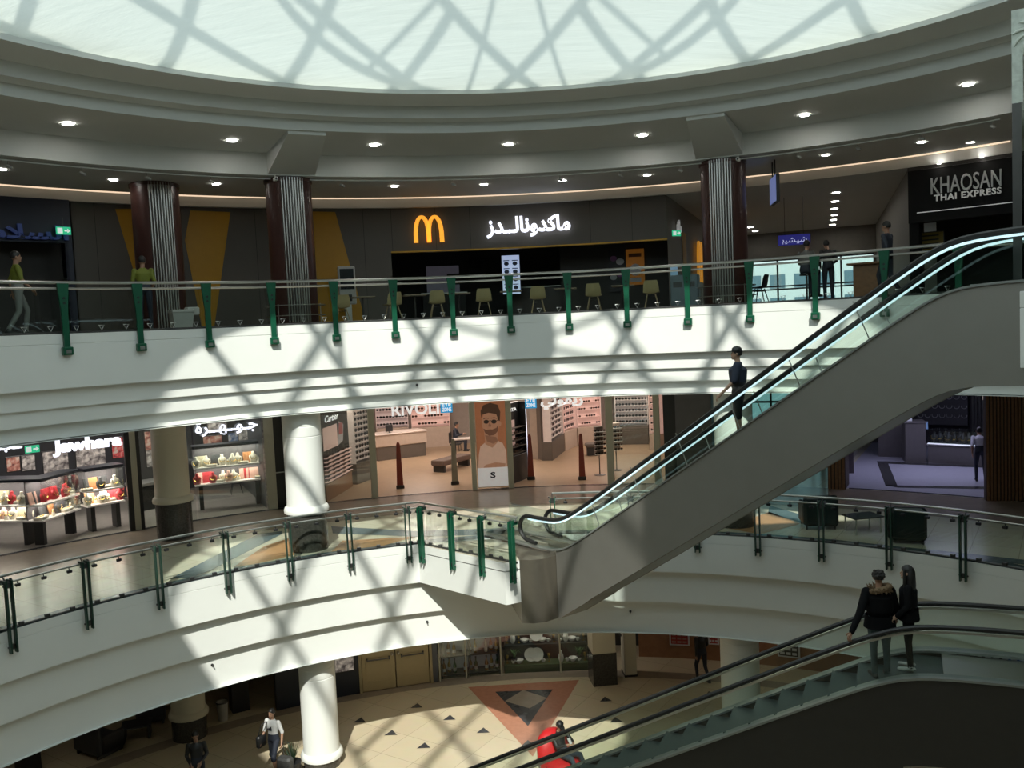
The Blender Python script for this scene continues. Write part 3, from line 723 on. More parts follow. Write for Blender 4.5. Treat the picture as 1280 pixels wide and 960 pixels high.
# fittings in the opening
def screen(name, label, cat, R, px, w_px, z0, z1, m_on, parent_group=None, depth=.08, rows=None):
    p, rz = on_arc(R, px, z0); sc = (p-ORG).length/FOC; w = w_px*sc
    t = thing(name, label, cat, p, rz); b = MB(); b.rbox(-w/2, w/2, 0, depth, 0, z1-z0, .015); b.build('housing', BLACK, t)
    b = MB(); b.box(-w/2+.03, w/2-.03, -.004, .004, .03, z1-z0-.03)
    if rows: b.mi = 1; rows(b, w-.08, z1-z0)
    b.build('display', m_on, t); return t
MENUW = mat('menu_screen', (.75, .85, 1), emit=.55, ecol=(.55, .68, 1)); MENUD = mat('menu_print', (.10, .12, .2), emit=.0)
def menu_rows(b, w, h):
    for i in range(2):
        for k in range(4):
            z = h-.17-k*.27; x = -w/4+i*w/2
            b.box(x-.10, x+.10, -.008, -.004, z-.05, z-.02); b.lathe([(0, 0), (.085, 0), (.085, .003), (0, .003)], 12); n = 48
            b.v[-n:] = [(x+vx, -.006-vz, z-.14+vy*.8) for vx, vy, vz in b.v[-n:]]
screen('menu_screen', 'lit blue white menu screen hanging in the restaurant opening', 'screen', 20.0, 640, 24, EYE+1.05, EYE+2.42, [MENUW, MENUD], rows=menu_rows)
screen('wall_screen', 'dark switched off screen on the back wall of the restaurant', 'screen', 23.4, 598, 24, EYE+2.0, EYE+2.55, mat('off_screen', (.006, .006, .008), .2))
def poster(name, label, R, px, w_px, z0, z1, mats, draw):
    p, rz = on_arc(R, px, z0); sc = (p-ORG).length/FOC; w = w_px*sc; t = thing(name, label, 'poster', p, rz)
    b = MB(); b.box(-w/2, w/2, -.005, .03, 0, z1-z0); b.build('board', mats[0], t); b = MB(); draw(b, w, z1-z0); b.build('print', mats[1:], t); return t
OR_ = mat('orange_print', (.45, .17, .015), .5, emit=.12, ecol=(.5, .18, .02)); PUR = mat('purple_print', (.25, .10, .28), .5); WHP = mat('white_print', (.55, .55, .6), .5); DKP = mat('black_print', (.02, .02, .025), .5); GRNP = mat('green_print', (.08, .2, .06), .5); REDP = mat('red_print', (.32, .03, .03), .5)
def dr1(b, w, h):
    for k, (x, z, r) in enumerate([(-.1, .8*h, .12), (.12, .72*h, .14), (-.02, .6*h, .11), (.1, .4*h, .1), (-.12, .35*h, .12), (0, .15*h, .13)]):
        b.mi = k % 3; b.lathe2((x, -.01, z), r, .008, r*.8, 12, 6)
poster('promo_poster', 'dark poster with purple and white shapes beside the orange poster', 20.5, 772, 20, EYE+1.0, EYE+2.42, [DKP, PUR, WHP, DKP], dr1)
def dr2(b, w, h):
    b.mi = 0; b.box(-w*.35, w*.35, -.012, -.006, h*.78, h*.88); b.mi = 1; b.lathe2((0, -.012, h*.42), w*.32, .01, h*.17, 14, 6); b.box(-w*.3, w*.3, -.012, -.008, .08*h, .2*h); b.mi = 2; b.lathe2((.03, -.018, h*.47), w*.2, .01, h*.06, 12, 6)
poster('promo_poster', 'orange poster with white and blue picture in the restaurant opening', 20.5, 795, 22, EYE+1.2, EYE+2.42, [OR_, mat('dark_orange_print', (.2, .06, .01), .5), WHP, mat('blue_print', (.06, .12, .35), .5)], dr2)
# serving counter
p, rz = on_arc(22.2, 557, ZU); t = thing('service_counter', 'pale lilac counter unit at the back of the restaurant', 'counter', p, rz)
b = MB(); b.rbox(-.8, .8, 0, .6, .0, 1.02, .02); b.build('cabinet', DARKW, t); b = MB(); b.rbox(-.85, .85, -.05, .65, 1.02, 1.07, .01); b.build('counter_top', STEEL, t); b = MB(); b.box(-.6, .6, .3, .42, 1.07, 2.05); b.build('back_screen', mat('lilac_panel', (.42, .40, .52), .5, emit=.05), t); b = MB(); b.box(.15, .62, .25, .295, 1.35, 1.75); b.build('till_screen', BLACK, t)
p, rz = on_arc(21.0, 718, ZU); t = thing('service_counter', 'dark front counter running across the restaurant opening', 'counter', p, rz)
b = MB(); b.rbox(-2.4, 2.2, 0, .6, 0, 1.05, .02); b.build('cabinet', mat('dark_counter', (.05, .04, .035), .4), t); b = MB(); b.rbox(-2.45, 2.25, -.05, .65, 1.05, 1.1, .015); b.build('counter_top', STEEL, t)
# order kiosk
p, rz = on_arc(17.6, 437, ZU); t = thing('order_kiosk', 'white self order kiosk with dark screen against the ochre stripe', 'kiosk', p, rz)
b = MB(); b.rbox(-.26, .26, 0, .14, .62, 1.78, .03); b.build('cabinet', mat('kiosk_white', (.42, .42, .40), .4), t); b = MB(); b.box(-.21, .21, -.006, 0, 1.08, 1.70); b.build('screen', mat('kiosk_screen', (.02, .025, .03), .15), t)
b = MB(); b.box(-.10, .10, .03, .12, .03, .62); b.rbox(-.28, .28, -.1, .24, 0, .03, .01); b.build('stand', STEEL, t); b = MB(); b.rbox(-.12, .12, -.05, 0, .72, .92, .01); b.build('card_reader', BLACK, t)
# beige shell chairs at the rail
SHELL = mat('beige_shell', (.40, .33, .17), .5); LEGW = mat('pale_wood_leg', (.38, .29, .17), .5)
def shell_chair(name, label, group, shell=SHELL, leg=LEGW):
    'facing local +y (back to the atrium)'
    t = thing(name, label, 'chair', (0, 0, 0), 0, group)
    m = MB(); m.loft([[(x*w_, y, z), (x*w_*.96, y+.03, z)][:2] for x, w_, y, z in ()]) if False else None
    rings = []
    for y, z, w_, c in ((.20, .455, .22, .02), (.10, .44, .225, .03), (-.05, .435, .225, .035), (-.14, .45, .22, .04), (-.19, .52, .215, .05), (-.215, .62, .21, .055), (-.23, .72, .195, .05), (-.245, .80, .165, .035)):
        row = []
        for k in range(9):
            u = -1+k/4; row.append(V3(u*w_, y+c*u*u*(1 if z > .46 else .3), z+c*u*u*(1 if z < .5 else .1)))
        rings.append(row)
    m = MB()
    off = [[p_+V3(0, .012 if i > 3 else 0, .014 if i <= 3 else .004) for p_ in r] for i, r in enumerate(rings)]
    m.loft([r+q[::-1] for r, q in zip(rings, off)]); m.build('seat_shell', shell, t, True)
    for sx in (-1, 1):
        for sy in (-1, 1):
            m = MB(); m.tube([(sx*.11, sy*.09, .43), (sx*.20, sy*.19-.01, 0)], [.018, .011], 8); m.v = [(a, b_, max(c, .002)) for a, b_, c in m.v]; m.build('leg', leg, t, True)
    m = MB(); m.tube([(-.13, -.1, .36), (.13, .1, .36)], .009, 6); m.tube([(.13, -.1, .36), (-.13, .1, .36)], .009, 6); m.build('underframe', DSTEEL, t); return t
ch = None
for i, (px, R, rr) in enumerate([(428, 15.2, .1), (492, 14.6, .3), (547, 14.6, .02), (606, 14.6, -.05), (673, 14.6, .05), (743, 14.6, -.04), (815, 14.6, .03)]):
    p, rz = on_arc(R, px, ZU); l = ['beige shell chair beside the white order kiosk, leftmost of the row', 'beige shell chair turned sideways behind the second post left of the arches', 'beige shell chair below the amber arches', 'beige shell chair just left of the lit menu screen', 'beige shell chair just right of the lit menu screen', 'beige shell chair left of the dark purple poster', 'beige shell chair below the orange poster, last of the row'][i]
    if ch is None: ch = shell_chair('shell_chair', l, 'beige chairs along the upper rail'); put(ch, p, rz+rr)
    else: dup(ch, p, rz+rr, l)
# bistro tables behind the chairs
tb = None
for i, px in enumerate((455, 520, 575, 640, 708, 780)):
    p, rz = on_arc(15.5, px, ZU); l = 'small square table behind the beige chairs, %s from the left' % nth(i)
    if tb is None:
        tb = thing('bistro_table', l, 'table', p, rz, 'tables along the upper rail'); m = MB(); m.rbox(-.32, .32, -.32, .32, .72, .75, .01); m.build('tabletop', mat('pale_tabletop', (.30, .25, .18), .5), tb)
        m = MB(); m.cyl((0, 0, .02), .03, .70, 12); m.build('stem', DSTEEL, tb); m = MB(); m.lathe([(.22, 0), (.22, .012), (.04, .03)], 24); m.build('foot', DSTEEL, tb, True)
    else: dup(tb, p, rz, l)
# grey service units and box
p, rz = on_arc(15.6, 857, ZU); t = thing('waste_station', 'grey blue waste station right of the last beige chair', 'bin', p, rz)
b = MB(); b.rbox(-.38, .40, -.25, .3, 0, .95, .03); b.build('cabinet', mat('grey_blue_laminate', (.16, .21, .24), .45), t); b = MB(); b.box(-.3, -.05, -.256, -.25, .6, .75); b.box(.05, .3, -.256, -.25, .6, .75); b.build('flaps', DSTEEL, t); b = MB(); b.box(-.38, -.18, -.1, -.05, .95, 1.2); b.build('notice', mat('pale_blue_notice', (.3, .5, .7), .5, emit=.15), t)
p, rz = on_arc(14.2, 228, ZU); t = thing('cleaning_box', 'white plastic box with grey lid at the foot of the leftmost fluted column', 'box', p, rz)
b = MB(); b.loft([[(-.2, -.15, 0), (.2, -.15, 0), (.2, .15, 0), (-.2, .15, 0)], [(-.25, -.18, .42), (.25, -.18, .42), (.25, .18, .42), (-.25, .18, .42)]]); b.build('tub', mat('box_white', (.45, .46, .44), .5), t); b = MB(); b.rbox(-.27, .27, -.2, .2, .42, .5, .02); b.rbox(.1, .42, -.12, .1, .36, .56, .03); b.build('lid', mat('lid_grey', (.5, .5, .48), .5), t)
# barrier rails round the sunlit column feet
for c_, l in ((UA, 'low steel bumper rail round the foot of the column left of the arches'), (UC, 'low steel bumper rail round the foot of the right fluted column')):
    t = thing('bumper_rail', l, 'rail', (c_[0], c_[1], ZU), -phi_of(c_)); m = MB()
    for z in (.28, .55): m.tube([(.78*math.sin(2*PI*k/32), -.78*math.cos(2*PI*k/32), z) for k in range(32)], .013, 6, closed=True)
    m.build('rings', STEEL, t, True)
    for k in range(4):
        a = PI/4+k*PI/2; m = MB(); m.cyl((.78*math.sin(a), -.78*math.cos(a), 0), .014, .58, 8); m.build('post', STEEL, t)
# ---- lamps in the ceilings
def lamp_mesh(r):
    a = MB(); a.lathe([(r, -.006), (r+.03, -.012), (r+.035, 0), (r, 0)], 24, caps=False); b_ = MB(); b_.lathe([(0.001, .004), (r, .004), (r, -.004), (.001, -.004)], 24)
    return a.mesh('rim', STEEL, True), b_.mesh('lens', LAMP)
lmA = lamp_mesh(.115); lmS = lamp_mesh(.10)
def downlight(p, label, group, lm=lmA):
    t = thing('downlight', label, 'downlight', p, 0, group); meshobj('rim', lm[0], t); meshobj('lens', lm[1], t); return t
L1_ = [(85, 155), (290, 176), (468, 181.5), (636, 181), (803, 169.5), (1006, 144), (1210, 106)]
for i, (x, y) in enumerate(L1_):
    p = onz(x, y, EYE+4.77)
    r = rad_of(p); p = onz(x, y, EYE+4.82-.09*(r-12.15)/2.35-.012); downlight(p, 'round recessed downlight in the upper grey ring soffit, %s from the left' % nth(i, len(L1_)), 'downlights in the ring soffit')
L2_ = [(2, 212), (142, 225), (270, 230), (493, 233), (605, 231), (703, 226), (809, 219), (1032, 194), (1152, 178), (1213, 178)]
for i, (x, y) in enumerate(L2_):
    downlight(onz(x, y, HC+.0), 'round recessed downlight in the lower ceiling above the gallery, %s from the left' % nth(i, len(L2_)), 'downlights in the lower ceiling', lmS)
for i, (x, y) in enumerate([(1045, 241), (1044, 252), (1043, 261), (1043, 269), (1042, 275), (1041, 281), (1040, 287), (1040, 292)]):
    downlight(onz(x, y, EYE+3.89), 'round downlight in the corridor ceiling, %s of the long row from the near end' % nth(i), 'long row of corridor downlights', lmA)
for i, (x, y) in enumerate([(938, 284), (944, 289), (951, 294), (956, 299)]):
    downlight(onz(x, y, EYE+3.89), 'round downlight beside the right fluted column, %s of the short corridor row' % nth(i), 'short row of corridor downlights', lmA)
# cove lamp
m = MB(); a0, a1 = phr(-60, 18.2, 4.2), phr(1262, 18.2, 4.2); m.tube([pos(18.25, a0+(a1-a0)*k/60, HC+.02) for k in range(61)], .022, 6)
tag(m.build('cove_light', mat('warm_cove_lamp', (1, .8, .6), emit=.9, ecol=(1, .74, .52))), 'thin warm line of light in the ceiling cove above the upper shops', 'light')
# track with spot heads
t = thing('spotlight_track', 'grey ceiling track with small spotlights curving above the upper gallery', 'track light')
a0, a1 = phr(-60, 14.75, 4.1), phr(1250, 14.75, 4.1); m = MB(); m.tube([pos(14.75, a0+(a1-a0)*k/60, HC-.03) for k in range(61)], .022, 4); m.build('track', CEIL, t)
hm_ = MB(); hm_.cyl((0, 0, -.10), .008, .08, 6); hm_.cap((-.02, 0, -.13), (.05, -.03, -.17), .032, .038, 10); hm_ = hm_.mesh('spot_head', mat('spot_grey', (.3, .3, .28), .4), True)
for px in (10, 102, 184, 264, 427, 566, 700, 775, 850, 998, 1072, 1152, 1240):
    a = phr(px, 14.75, 4.0); meshobj('spot_head', hm_, t, pos(14.75, a, HC-.02), -a)
# security cameras on the column heads
for px, py, l in ((344, 224, 'small white security camera by the head of the column left of the arches'), (923, 201, 'small white security camera by the head of the right fluted column')):
    p = oncyl(px, py, 14.3); p.z = HC
    t = thing('security_camera', l, 'camera', p, -phi_of(p)); m = MB(); m.cyl((0, 0, -.07), .012, .08, 8); m.build('bracket', WHITE, t); m = MB(); m.rbox(-.045, .045, -.14, .08, -.16, -.07, .015); m.build('housing', WHITE, t); m = MB(); m.lathe2((0, -.142, -.115), .03, .012, .03, 10, 6); m.build('lens', BLACK, t)
# hanging screen by the right column
p = ony(966, 230, 24.0); t = thing('hanging_screen', 'screen hung on two poles beside the right fluted column', 'screen', (p.x, p.y, EYE+3.0), rad(-98))
m = MB(); m.cyl((-.2, .03, .75), .02, 1.15-.75+.0 if False else .42, 8); m.cyl((.2, .03, .75), .02, .42, 8); m.build('poles', BLACK, t)
m = MB(); m.rbox(-.55, .55, 0, .09, 0, .75, .01); m.build('housing', BLACK, t); m = MB(); m.box(-.52, .52, -.006, 0, .03, .72); m.build('display', mat('dim_blue_screen', (.2, .25, .5), emit=.35, ecol=(.3, .38, .8)), t)
# ---------------------------------------------------------------- upper gallery: neighbours, corridor, people
m = MB(); fl0, fl1 = phc(-160, 2, 18.3), phc(93, 2, 18.3)
m.rev([(18.3, ZU+2.5), (18.3, zt)], fl0, fl1, 12); m.mi = 1; m.rev([(19.4, ZU), (19.4, ZU+2.6)], fl0, fl1, 12)
m.mi = 0; m.rev([(18.6, ZU), (18.3, ZU), (18.3, zt), (18.6, zt)], fl1-.006, fl1, 2, True)
struct(m.build('wall_left', [mat('navy_sign_band', (.010, .014, .035), .45), DARKW]), 'dark shop front at the far left of the upper gallery')
NAVY = mat('dim_blue_letters', (.03, .05, .16), .4, emit=.04, ecol=(.1, .2, .9))
p, rz = on_arc(18.2, 38, EYE+2.62); scl = (p-ORG).length/FOC
tag(meshobj('shop_lettering', text_mesh('\uFE8D\uFEDF\uFEB4\uFEFC\uFEE1'[::-1], 78*scl, 24*scl, .06, 'shop_lettering', NAVY, bold=.03), None, p, rz), 'unlit dark blue Arabic lettering on the navy band at far left', 'sign')
EXG = mat('exit_green', (.02, .35, .18), .5, emit=.5, ecol=(.05, .8, .4)); EXW = mat('exit_white', (.8, .9, .85), .5, emit=.6)
def exit_sign(p, rz, label, w=.36, h=.2):
    t = thing('exit_sign', label, 'sign', p, rz); b = MB(); b.rbox(-w/2, w/2, 0, .05, 0, h, .01); b.build('housing', EXG, t)
    b = MB(); b.box(-w*.42, -w*.08, -.006, 0, .03, h-.03); b.prism([(.02, h*.4), (w*.25, h*.4), (w*.25, h*.22), (w*.44, h*.5), (w*.25, h*.78), (w*.25, h*.6), (.02, h*.6)], -.006, 0); b.build('pictogram', EXW, t); 
    b = MB(); b.cyl((0, .025, h), .008, .25, 6); b.build('hanger', DSTEEL, t); return t
p, rz = on_arc(17.9, 80, EYE+2.93); exit_sign(p, rz, 'green and white exit sign above the dark shop at far left')
# side wall of the restaurant along the corridor
cd = V3(math.sin(rad(20)), math.cos(rad(20)), 0); cr = V3(cd.y, -cd.x, 0); up3 = V3(0, 0, 1)
cL = pos(FR, fb); cR = pos(FR, phc(1137, 2, FR)); cL.z = cR.z = 0
def wallpoly(b, p, q, z0, z1): b.poly([V3(p.x, p.y, z0), V3(q.x, q.y, z0), V3(q.x, q.y, z1), V3(p.x, p.y, z1)])
b = MB(); wallpoly(b, cL, cL+cd*17, ZU, zt); wallpoly(b, cL+cd*.01, cL+cr*.25+cd*.01, ZU, zt) if False else None; wallpoly(b, cR+cd*18.5, cR, ZU, zt)
b.mi = 1; wallpoly(b, cL+cd*3+cr*.02, cL+cd*3.9+cr*.02, ZU, zt-.9)
struct(b.build('wall_corridor', [mat('corridor_grey', (.26, .25, .22), .6, noise=.05), YEL]), 'grey side walls of the corridor leading to a bright window')
crz = math.atan2(cd.y, cd.x)
p = cL+cd*1.5+cr*.12; p.z = EYE+2.75; tag(meshobj('wall_lettering', text_mesh('\uFEEE\uFEDB\uFE8E\uFEE3', 1.0, .5, .05, 'wall_lettering', mat('dim_white_letter', (.6, .6, .6), .4, emit=.25), bold=.03), None, p, crz+PI), 'white Arabic lettering on the corridor side of the restaurant', 'sign'); bpy.data.objects['wall_lettering'].rotation_euler.z = rad(-20)+rad(90)-PI+PI
p = cL+cd*6.6+cr*.12; arch_sign('arch_sign', 'amber double arch sign seen edge on at the corridor side wall', V3(p.x, p.y, EYE+1.35), rad(70), 1.3, 1.5, None, mat('dim_amber', (.5, .22, .02), .4, emit=.35, ecol=(1, .42, .04)))
p = ony(846, 291, 27.2); exit_sign(V3(p.x, p.y, p.z-.1), rad(20), 'white and green exit sign at the corner of the restaurant', .3, .18)
# far window of the corridor
e0, e1 = cL+cd*16.5, cR+cd*16.5; L_ = (e1-e0).length
wx0, wx1 = 1.1, min(L_-.1, 6.9); ez = (e1-e0).normalized(); erz = math.atan2(ez.y, ez.x)
b = MB(); b.box(-2, wx0, 0, .25, 0, zt-ZU); b.box(wx1, L_+2, 0, .25, 0, zt-ZU); b.box(wx0, wx1, 0, .25, 2.35, zt-ZU); o = b.build('wall_end', mat('corridor_end', (.20, .19, .17), .6)); put(o, (e0.x, e0.y, ZU), erz); struct(o, 'grey end wall of the corridor')
t = bpy.data.objects.new('window_1', None); C.objects.link(t); put(t, (e0.x, e0.y, ZU), erz); struct(t, 'bright window at the end of the upper corridor'); t['category'] = 'window'
b = MB(); 
for k in range(5): x = wx0+(wx1-wx0)*k/4; b.box(x-.04, x+.04, .08, .18, 0, 2.35)
for z in (.04, .9, 1.05, 2.31): b.box(wx0, wx1, .09, .17, z-.035, z+.035)
b.build('mullions', DARKS, t); b = MB(); b.box(wx0, wx1, .125, .13, 0, 2.35); b.build('pane', GLASS, t)
# what the window looks onto
t = thing('building', 'pale building seen through the window at the end of the upper corridor', 'building', V3(*(e0+cd*30+cr*3))+V3(0, 0, 0), rad(-20))
b = MB(); b.box(-9, 9, 0, 6, 0, 24); b.build('walls', mat('pale_render', (.45, .5, .52), .7), t)
b = MB()
for i in range(9):
    for z in (9.6, 11.3, 13.2, 15.5): b.box(-8.2+i*1.9, -7.0+i*1.9, -.05, .02, z, z+1.1)
b.build('windows', mat('blue_window', (.10, .16, .20), .2), t)
# hanging blue sign in the corridor
p = ony(993, 306, 29.5); sc3 = (p-ORG).length/FOC; t = thing('hanging_sign', 'small blue lit hanging sign with white Arabic lettering in the corridor', 'sign', p, rad(-14))
b = MB(); b.rbox(-18*sc3, 18*sc3, 0, .1, 0, 12*sc3, .02); b.build('housing', mat('blue_sign', (.02, .02, .12), .4, emit=.12, ecol=(.1, .1, .9)), t); meshobj('lettering', text_mesh('\uFE91\uFEF4\uFEB8\uFEF4\uFEB7', 28*sc3, 7*sc3, .02, 'lettering', mat('small_sign_white', (.7, .72, .9), emit=.5, ecol=(.7, .75, 1)), bold=.0), t, (0, -.01, 1.5*sc3)); 
b = MB(); b.cyl((-.3, .05, 12*sc3), .01, 1.3, 6); b.cyl((.3, .05, 12*sc3), .01, 1.3, 6); b.build('hangers', DSTEEL, t)
# thai restaurant front at the right
ka, kb = phc(1137, 2, FR), phc(1420, 2, FR)
m = MB(); m.rev([(FR+.3, EYE+2.35), (FR-.12, EYE+2.35), (FR-.12, zt-.1), (FR+.3, zt-.1)], ka, kb, 14, True); m.rev([(FR+.3, ZU), (FR-.05, ZU), (FR-.05, zt), (FR+.3, zt)], ka, ka+.014, 2, True)
m.mi = 1; m.rev([(22.5, ZU), (22.5, zt)], ka, kb, 12); m.rev([(FR-.13, zt-.1), (FR-.13, zt), (FR+.3, zt)], ka, kb, 14)
struct(m.build('wall_right', [mat('sign_black', (.010, .010, .010), .65, spec=.1), DARKW]), 'black front of the restaurant at the right edge')
def lab(txt, px0, px1, y0, y1, R, m_, name, label, bold=0, cat='sign', spacing=1, depth=.05, serif=False):
    'lettering between two columns of the photo on the circle R, baseline y0 and cap height y1 (photo rows at its middle)'
    pxm = (px0+px1)/2; p = oncyl(pxm, y0, R); sc = (p-ORG).length/FOC
    a = phi_of(p); w_ = (oncyl(px1, y0, R)-oncyl(px0, y0, R)).to_2d().length
    o = meshobj(name, text_mesh(txt, w_, (y0-y1)*sc, depth, name, m_, bold=bold, spacing=spacing), None, p, -a)
    q0, q1 = oncyl(px0, y0, R), oncyl(px1, y0, R); d = q1-q0; o.rotation_euler.z = math.atan2(d.y, d.x)
    return tag(o, label, cat)
SILV = mat('silver_letter', (.42, .42, .40), .35, .3, emit=.03)
lab('KHAOSAN', 1163, 1251, 238, 220, FR-.2, SILV, 'restaurant_lettering', 'large silver capital lettering on the black restaurant front', 0)
lab('THAI EXPRESS', 1167, 1251, 247, 240, FR-.2, mat('white_letter', (.75, .75, .72), .4, emit=.12), 'restaurant_lettering', 'small white capital lettering below the large silver lettering', .02, spacing=1.15)
a0, a1 = phr(1147, FR-.1, 2.5), phr(1270, FR-.1, 2.5); m = MB(); m.tube([pos(FR-.16, a0+(a1-a0)*k/10, EYE+2.62) for k in range(11)], .012, 6); tag(m.build('light_line', mat('dim_line', (.7, .7, .7), emit=.3)), 'thin light line under the lettering of the black restaurant front', 'light')
p, rz = on_arc(FR+1.5, 1160, EYE+1.6); t = thing('menu_board', 'dim yellow menu board inside the black restaurant front', 'board', p, rz); b = MB(); b.rbox(-.45, .45, 0, .05, 0, .6, .01); b.build('frame', DSTEEL, t); b = MB(); b.box(-.42, .42, -.006, 0, .03, .57); b.mi = 1
for k in range(4): b.box(-.36, .30, -.010, -.006, .10+k*.12, .14+k*.12)
b.build('print', [mat('menu_yellow', (.22, .17, .03), .5, emit=.02), DKP], t)
for i, (x, y) in enumerate([(1174, 221), (1227, 214)]): p = oncyl(x, y, FR-.3); p.z = zt-.03; downlight(p, 'tiny downlight above the silver lettering, %s of two' % ('left' if i == 0 else 'right'), 'downlights over the silver lettering', lmS).scale = (.45, .45, .45)
# etched glass screen at the head of the tall escalator and white panel on its flank
def A_at(s_, off): q = A0+dA*s_+nA*off; return V3(q.x, q.y, 0)
p0 = A_at(7.80, .80); zb0 = zuA-.02
t = thing('etched_panel', 'tall glass screen with etched flower pattern at the head of the tall escalator', 'panel', V3(p0.x, p0.y, zb0), thA+rad(18))
Lw = 1.1; zt_ = ony(1253, 14, p0.y).z-zb0; zm_ = ony(1257, 130, p0.y).z-zb0
b = MB(); b.box(0, .12, 0, .05, 0, zm_); b.build('lower_post', DSTEEL, t)
ETCH = mat('etched_glass', (.55, .60, .55), .35, noise=.35, scale=9, bump=.4)
b = MB(); b.box(0, .14, 0, .05, zm_, zt_); b.box(.14, Lw, 0, .05, zm_+.75, zt_); b.build('etched_border', ETCH, t)
b = MB(); cx_, cz_ = .30, zt_-.40
for k in range(7):
    a = rad(60+k*35); P = [(cx_+(.11+.19*u)*math.cos(a+.7*u), -.012, cz_+(.11+.19*u)*math.sin(a+.7*u)) for u in (0, .35, .7, 1)]
    b.tube(P, [.006, .022, .024, .004], 6)
b.build('flower_relief', mat('frosted_relief', (.62, .66, .6), .3), t, True)
b = MB(); b.lathe([(.001, 0), (.10, 0), (.10, .015), (.001, .015)], 20); b.v = [(x+cx_+.02, -.02+z, y+cz_-.08) for x, y, z in b.v]; b.build('round_boss', CEIL, t)
b = MB(); b.box(.12, Lw, .015, .03, 0, zm_+.75); b.build('pane', glassmat('smoked_glass', (.62, .66, .62), .06), t)
p0 = A_at(8.22, -.07); t = thing('access_panel', 'narrow white access panel on the flank of the tall escalator at the right edge', 'panel', (p0.x, p0.y, ony(1274, 460, p0.y).z), thA); h_ = ony(1274, 364, p0.y).z-ony(1274, 460, p0.y).z
b = MB(); b.rbox(0, .5, 0, .068, 0, h_*.78, .008); b.rbox(0, .5, 0, .068, h_*.785, h_, .008); b.build('panels', WHITE, t)
# landings that join the escalator heads to the galleries, out of the photograph's frame
def landing(name, P, d, n, s_, w_, z, zb, R, label, ang):
    a = P+d*s_; c = a+n*w_; e0_, e1_ = pos(R+.3, ang[0]), pos(R+.3, ang[1]); m = MB(); m.prismz([(a.x, a.y), (e0_.x, e0_.y), (e1_.x, e1_.y), (c.x, c.y)], zb, z); struct(m.build(name, WHITE), label)
landing('floor_landing', A0, dA, nA, s1A+4.2, .92, ZU, zuA-1.45, 12.44, 'white landing joining the head of the tall escalator to the upper gallery', (rad(104), rad(86)))
landing('floor_landing', B0, dB, nB, 1.8, 1.2, ZM, ZM-1.0, 12.35, 'white landing joining the head of the lower escalator to the middle gallery', (rad(100), rad(78)))
# people of the upper gallery
HIVIS = mat('yellow_shirt', (.17, .19, .02), .7); GREYT = mat('grey_trousers', (.25, .25, .24), .7); NAVYT = mat('navy_cloth', (.02, .025, .04), .7); GREYS = mat('grey_shirt', (.13, .13, .12), .7)
walk = dict(kneeL=(.10, -.16, .52), ankL=(.10, -.10, .10), toeL=(.11, -.27, .06), kneeR=(-.10, .02, .50), ankR=(-.10, .24, .13), toeR=(-.11, .12, .05), elL=(.24, .10, 1.14), wrL=(.23, .06, .90), elR=(-.24, -.05, 1.14), wrR=(-.22, -.22, .95))
p, rz = on_arc(13.3, 27, ZU); person('person', 'person in yellow shirt and pale trousers walking right at the far left', p, rz+rad(75), walk, HIVIS, 'short', GREYT, shoe=SHOEB)
p, rz = on_arc(13.6, 184, ZU); person('person', 'person in yellow shirt and dark trousers standing before the leftmost fluted column', p, rz+rad(160), dict(wrR=(-.16, -.25, 1.02), wrL=(.16, -.25, 1.02)), HIVIS, 'short', NAVYT)
p, rz = on_arc(13.6, 1110, ZU); person('person', 'person in dark suit walking beside the escalator head', p, rz+rad(-100), walk, NAVYT, 'long', NAVYT, scale=1.02)
sit = dict(pel=(0, .05, .50), waist=(0, .04, .66), chest=(0, .02, .88), neck=(0, -.02, 1.04), head=(0, -.06, 1.19), hipL=(.09, 0, .50), kneeL=(.11, -.42, .50), ankL=(.11, -.40, .09), toeL=(.12, -.56, .035), hipR=(-.09, 0, .50), kneeR=(-.11, -.42, .50), ankR=(-.11, -.40, .09), toeR=(-.12, -.56, .035),
           shL=(.18, .01, .97), elL=(.23, -.08, .72), wrL=(.14, -.30, .76), shR=(-.18, .01, .97), elR=(-.23, -.08, .72), wrR=(-.14, -.30, .76))
p, rz = on_arc(14.6, 1009, ZU); person('person', 'person in grey shirt sitting with back to the rail left of the window light', p, rz+PI-.3, {k: V3(v[0], v[1], v[2]+.28 if k not in ('ankL', 'ankR', 'toeL', 'toeR') else v[2]+.12) for k, v in sit.items()}, GREYS, 'short', NAVYT)
t = thing('bar_stool', 'dark bar stool under the person in grey shirt', 'stool', p+V3(0, 0, 0), rz); b = MB(); b.lathe([(.17, .68), (.18, .70), (.16, .725)], 20); b.build('seat', BLACK, t, True); b = MB(); b.cyl((0, 0, .02), .025, .66, 10); b.lathe([(.2, 0), (.2, .02), (.03, .03)], 20); b.build('stem', DSTEEL, t, True)
p, rz = on_arc(15.3, 1036, ZU); person('person', 'person in black clothes leaning beside the person in grey shirt', p, rz+PI+.5, dict(wrL=(.12, -.3, 1.0), wrR=(-.12, -.3, 1.0), head=(.02, -.08, 1.60)), BLACK, 'long', NAVYT, scale=.93)
# high tables and chairs before the window
p, rz = on_arc(15.6, 1085, ZU); t = thing('high_table', 'brown high table beside the person in dark suit', 'table', p, rz); b = MB(); b.rbox(-.45, .45, -.3, .3, .90, .95, .01); b.build('tabletop', WOOD, t); b = MB(); b.rbox(-.32, .32, -.18, .18, 0, .90, .02); b.build('base', WOOD, t)
p, rz = on_arc(15.2, 950, ZU); dkc = shell_chair('shell_chair', 'black chair seen side on before the bright window', None, BLACK, DSTEEL); put(dkc, p, rz+rad(80))
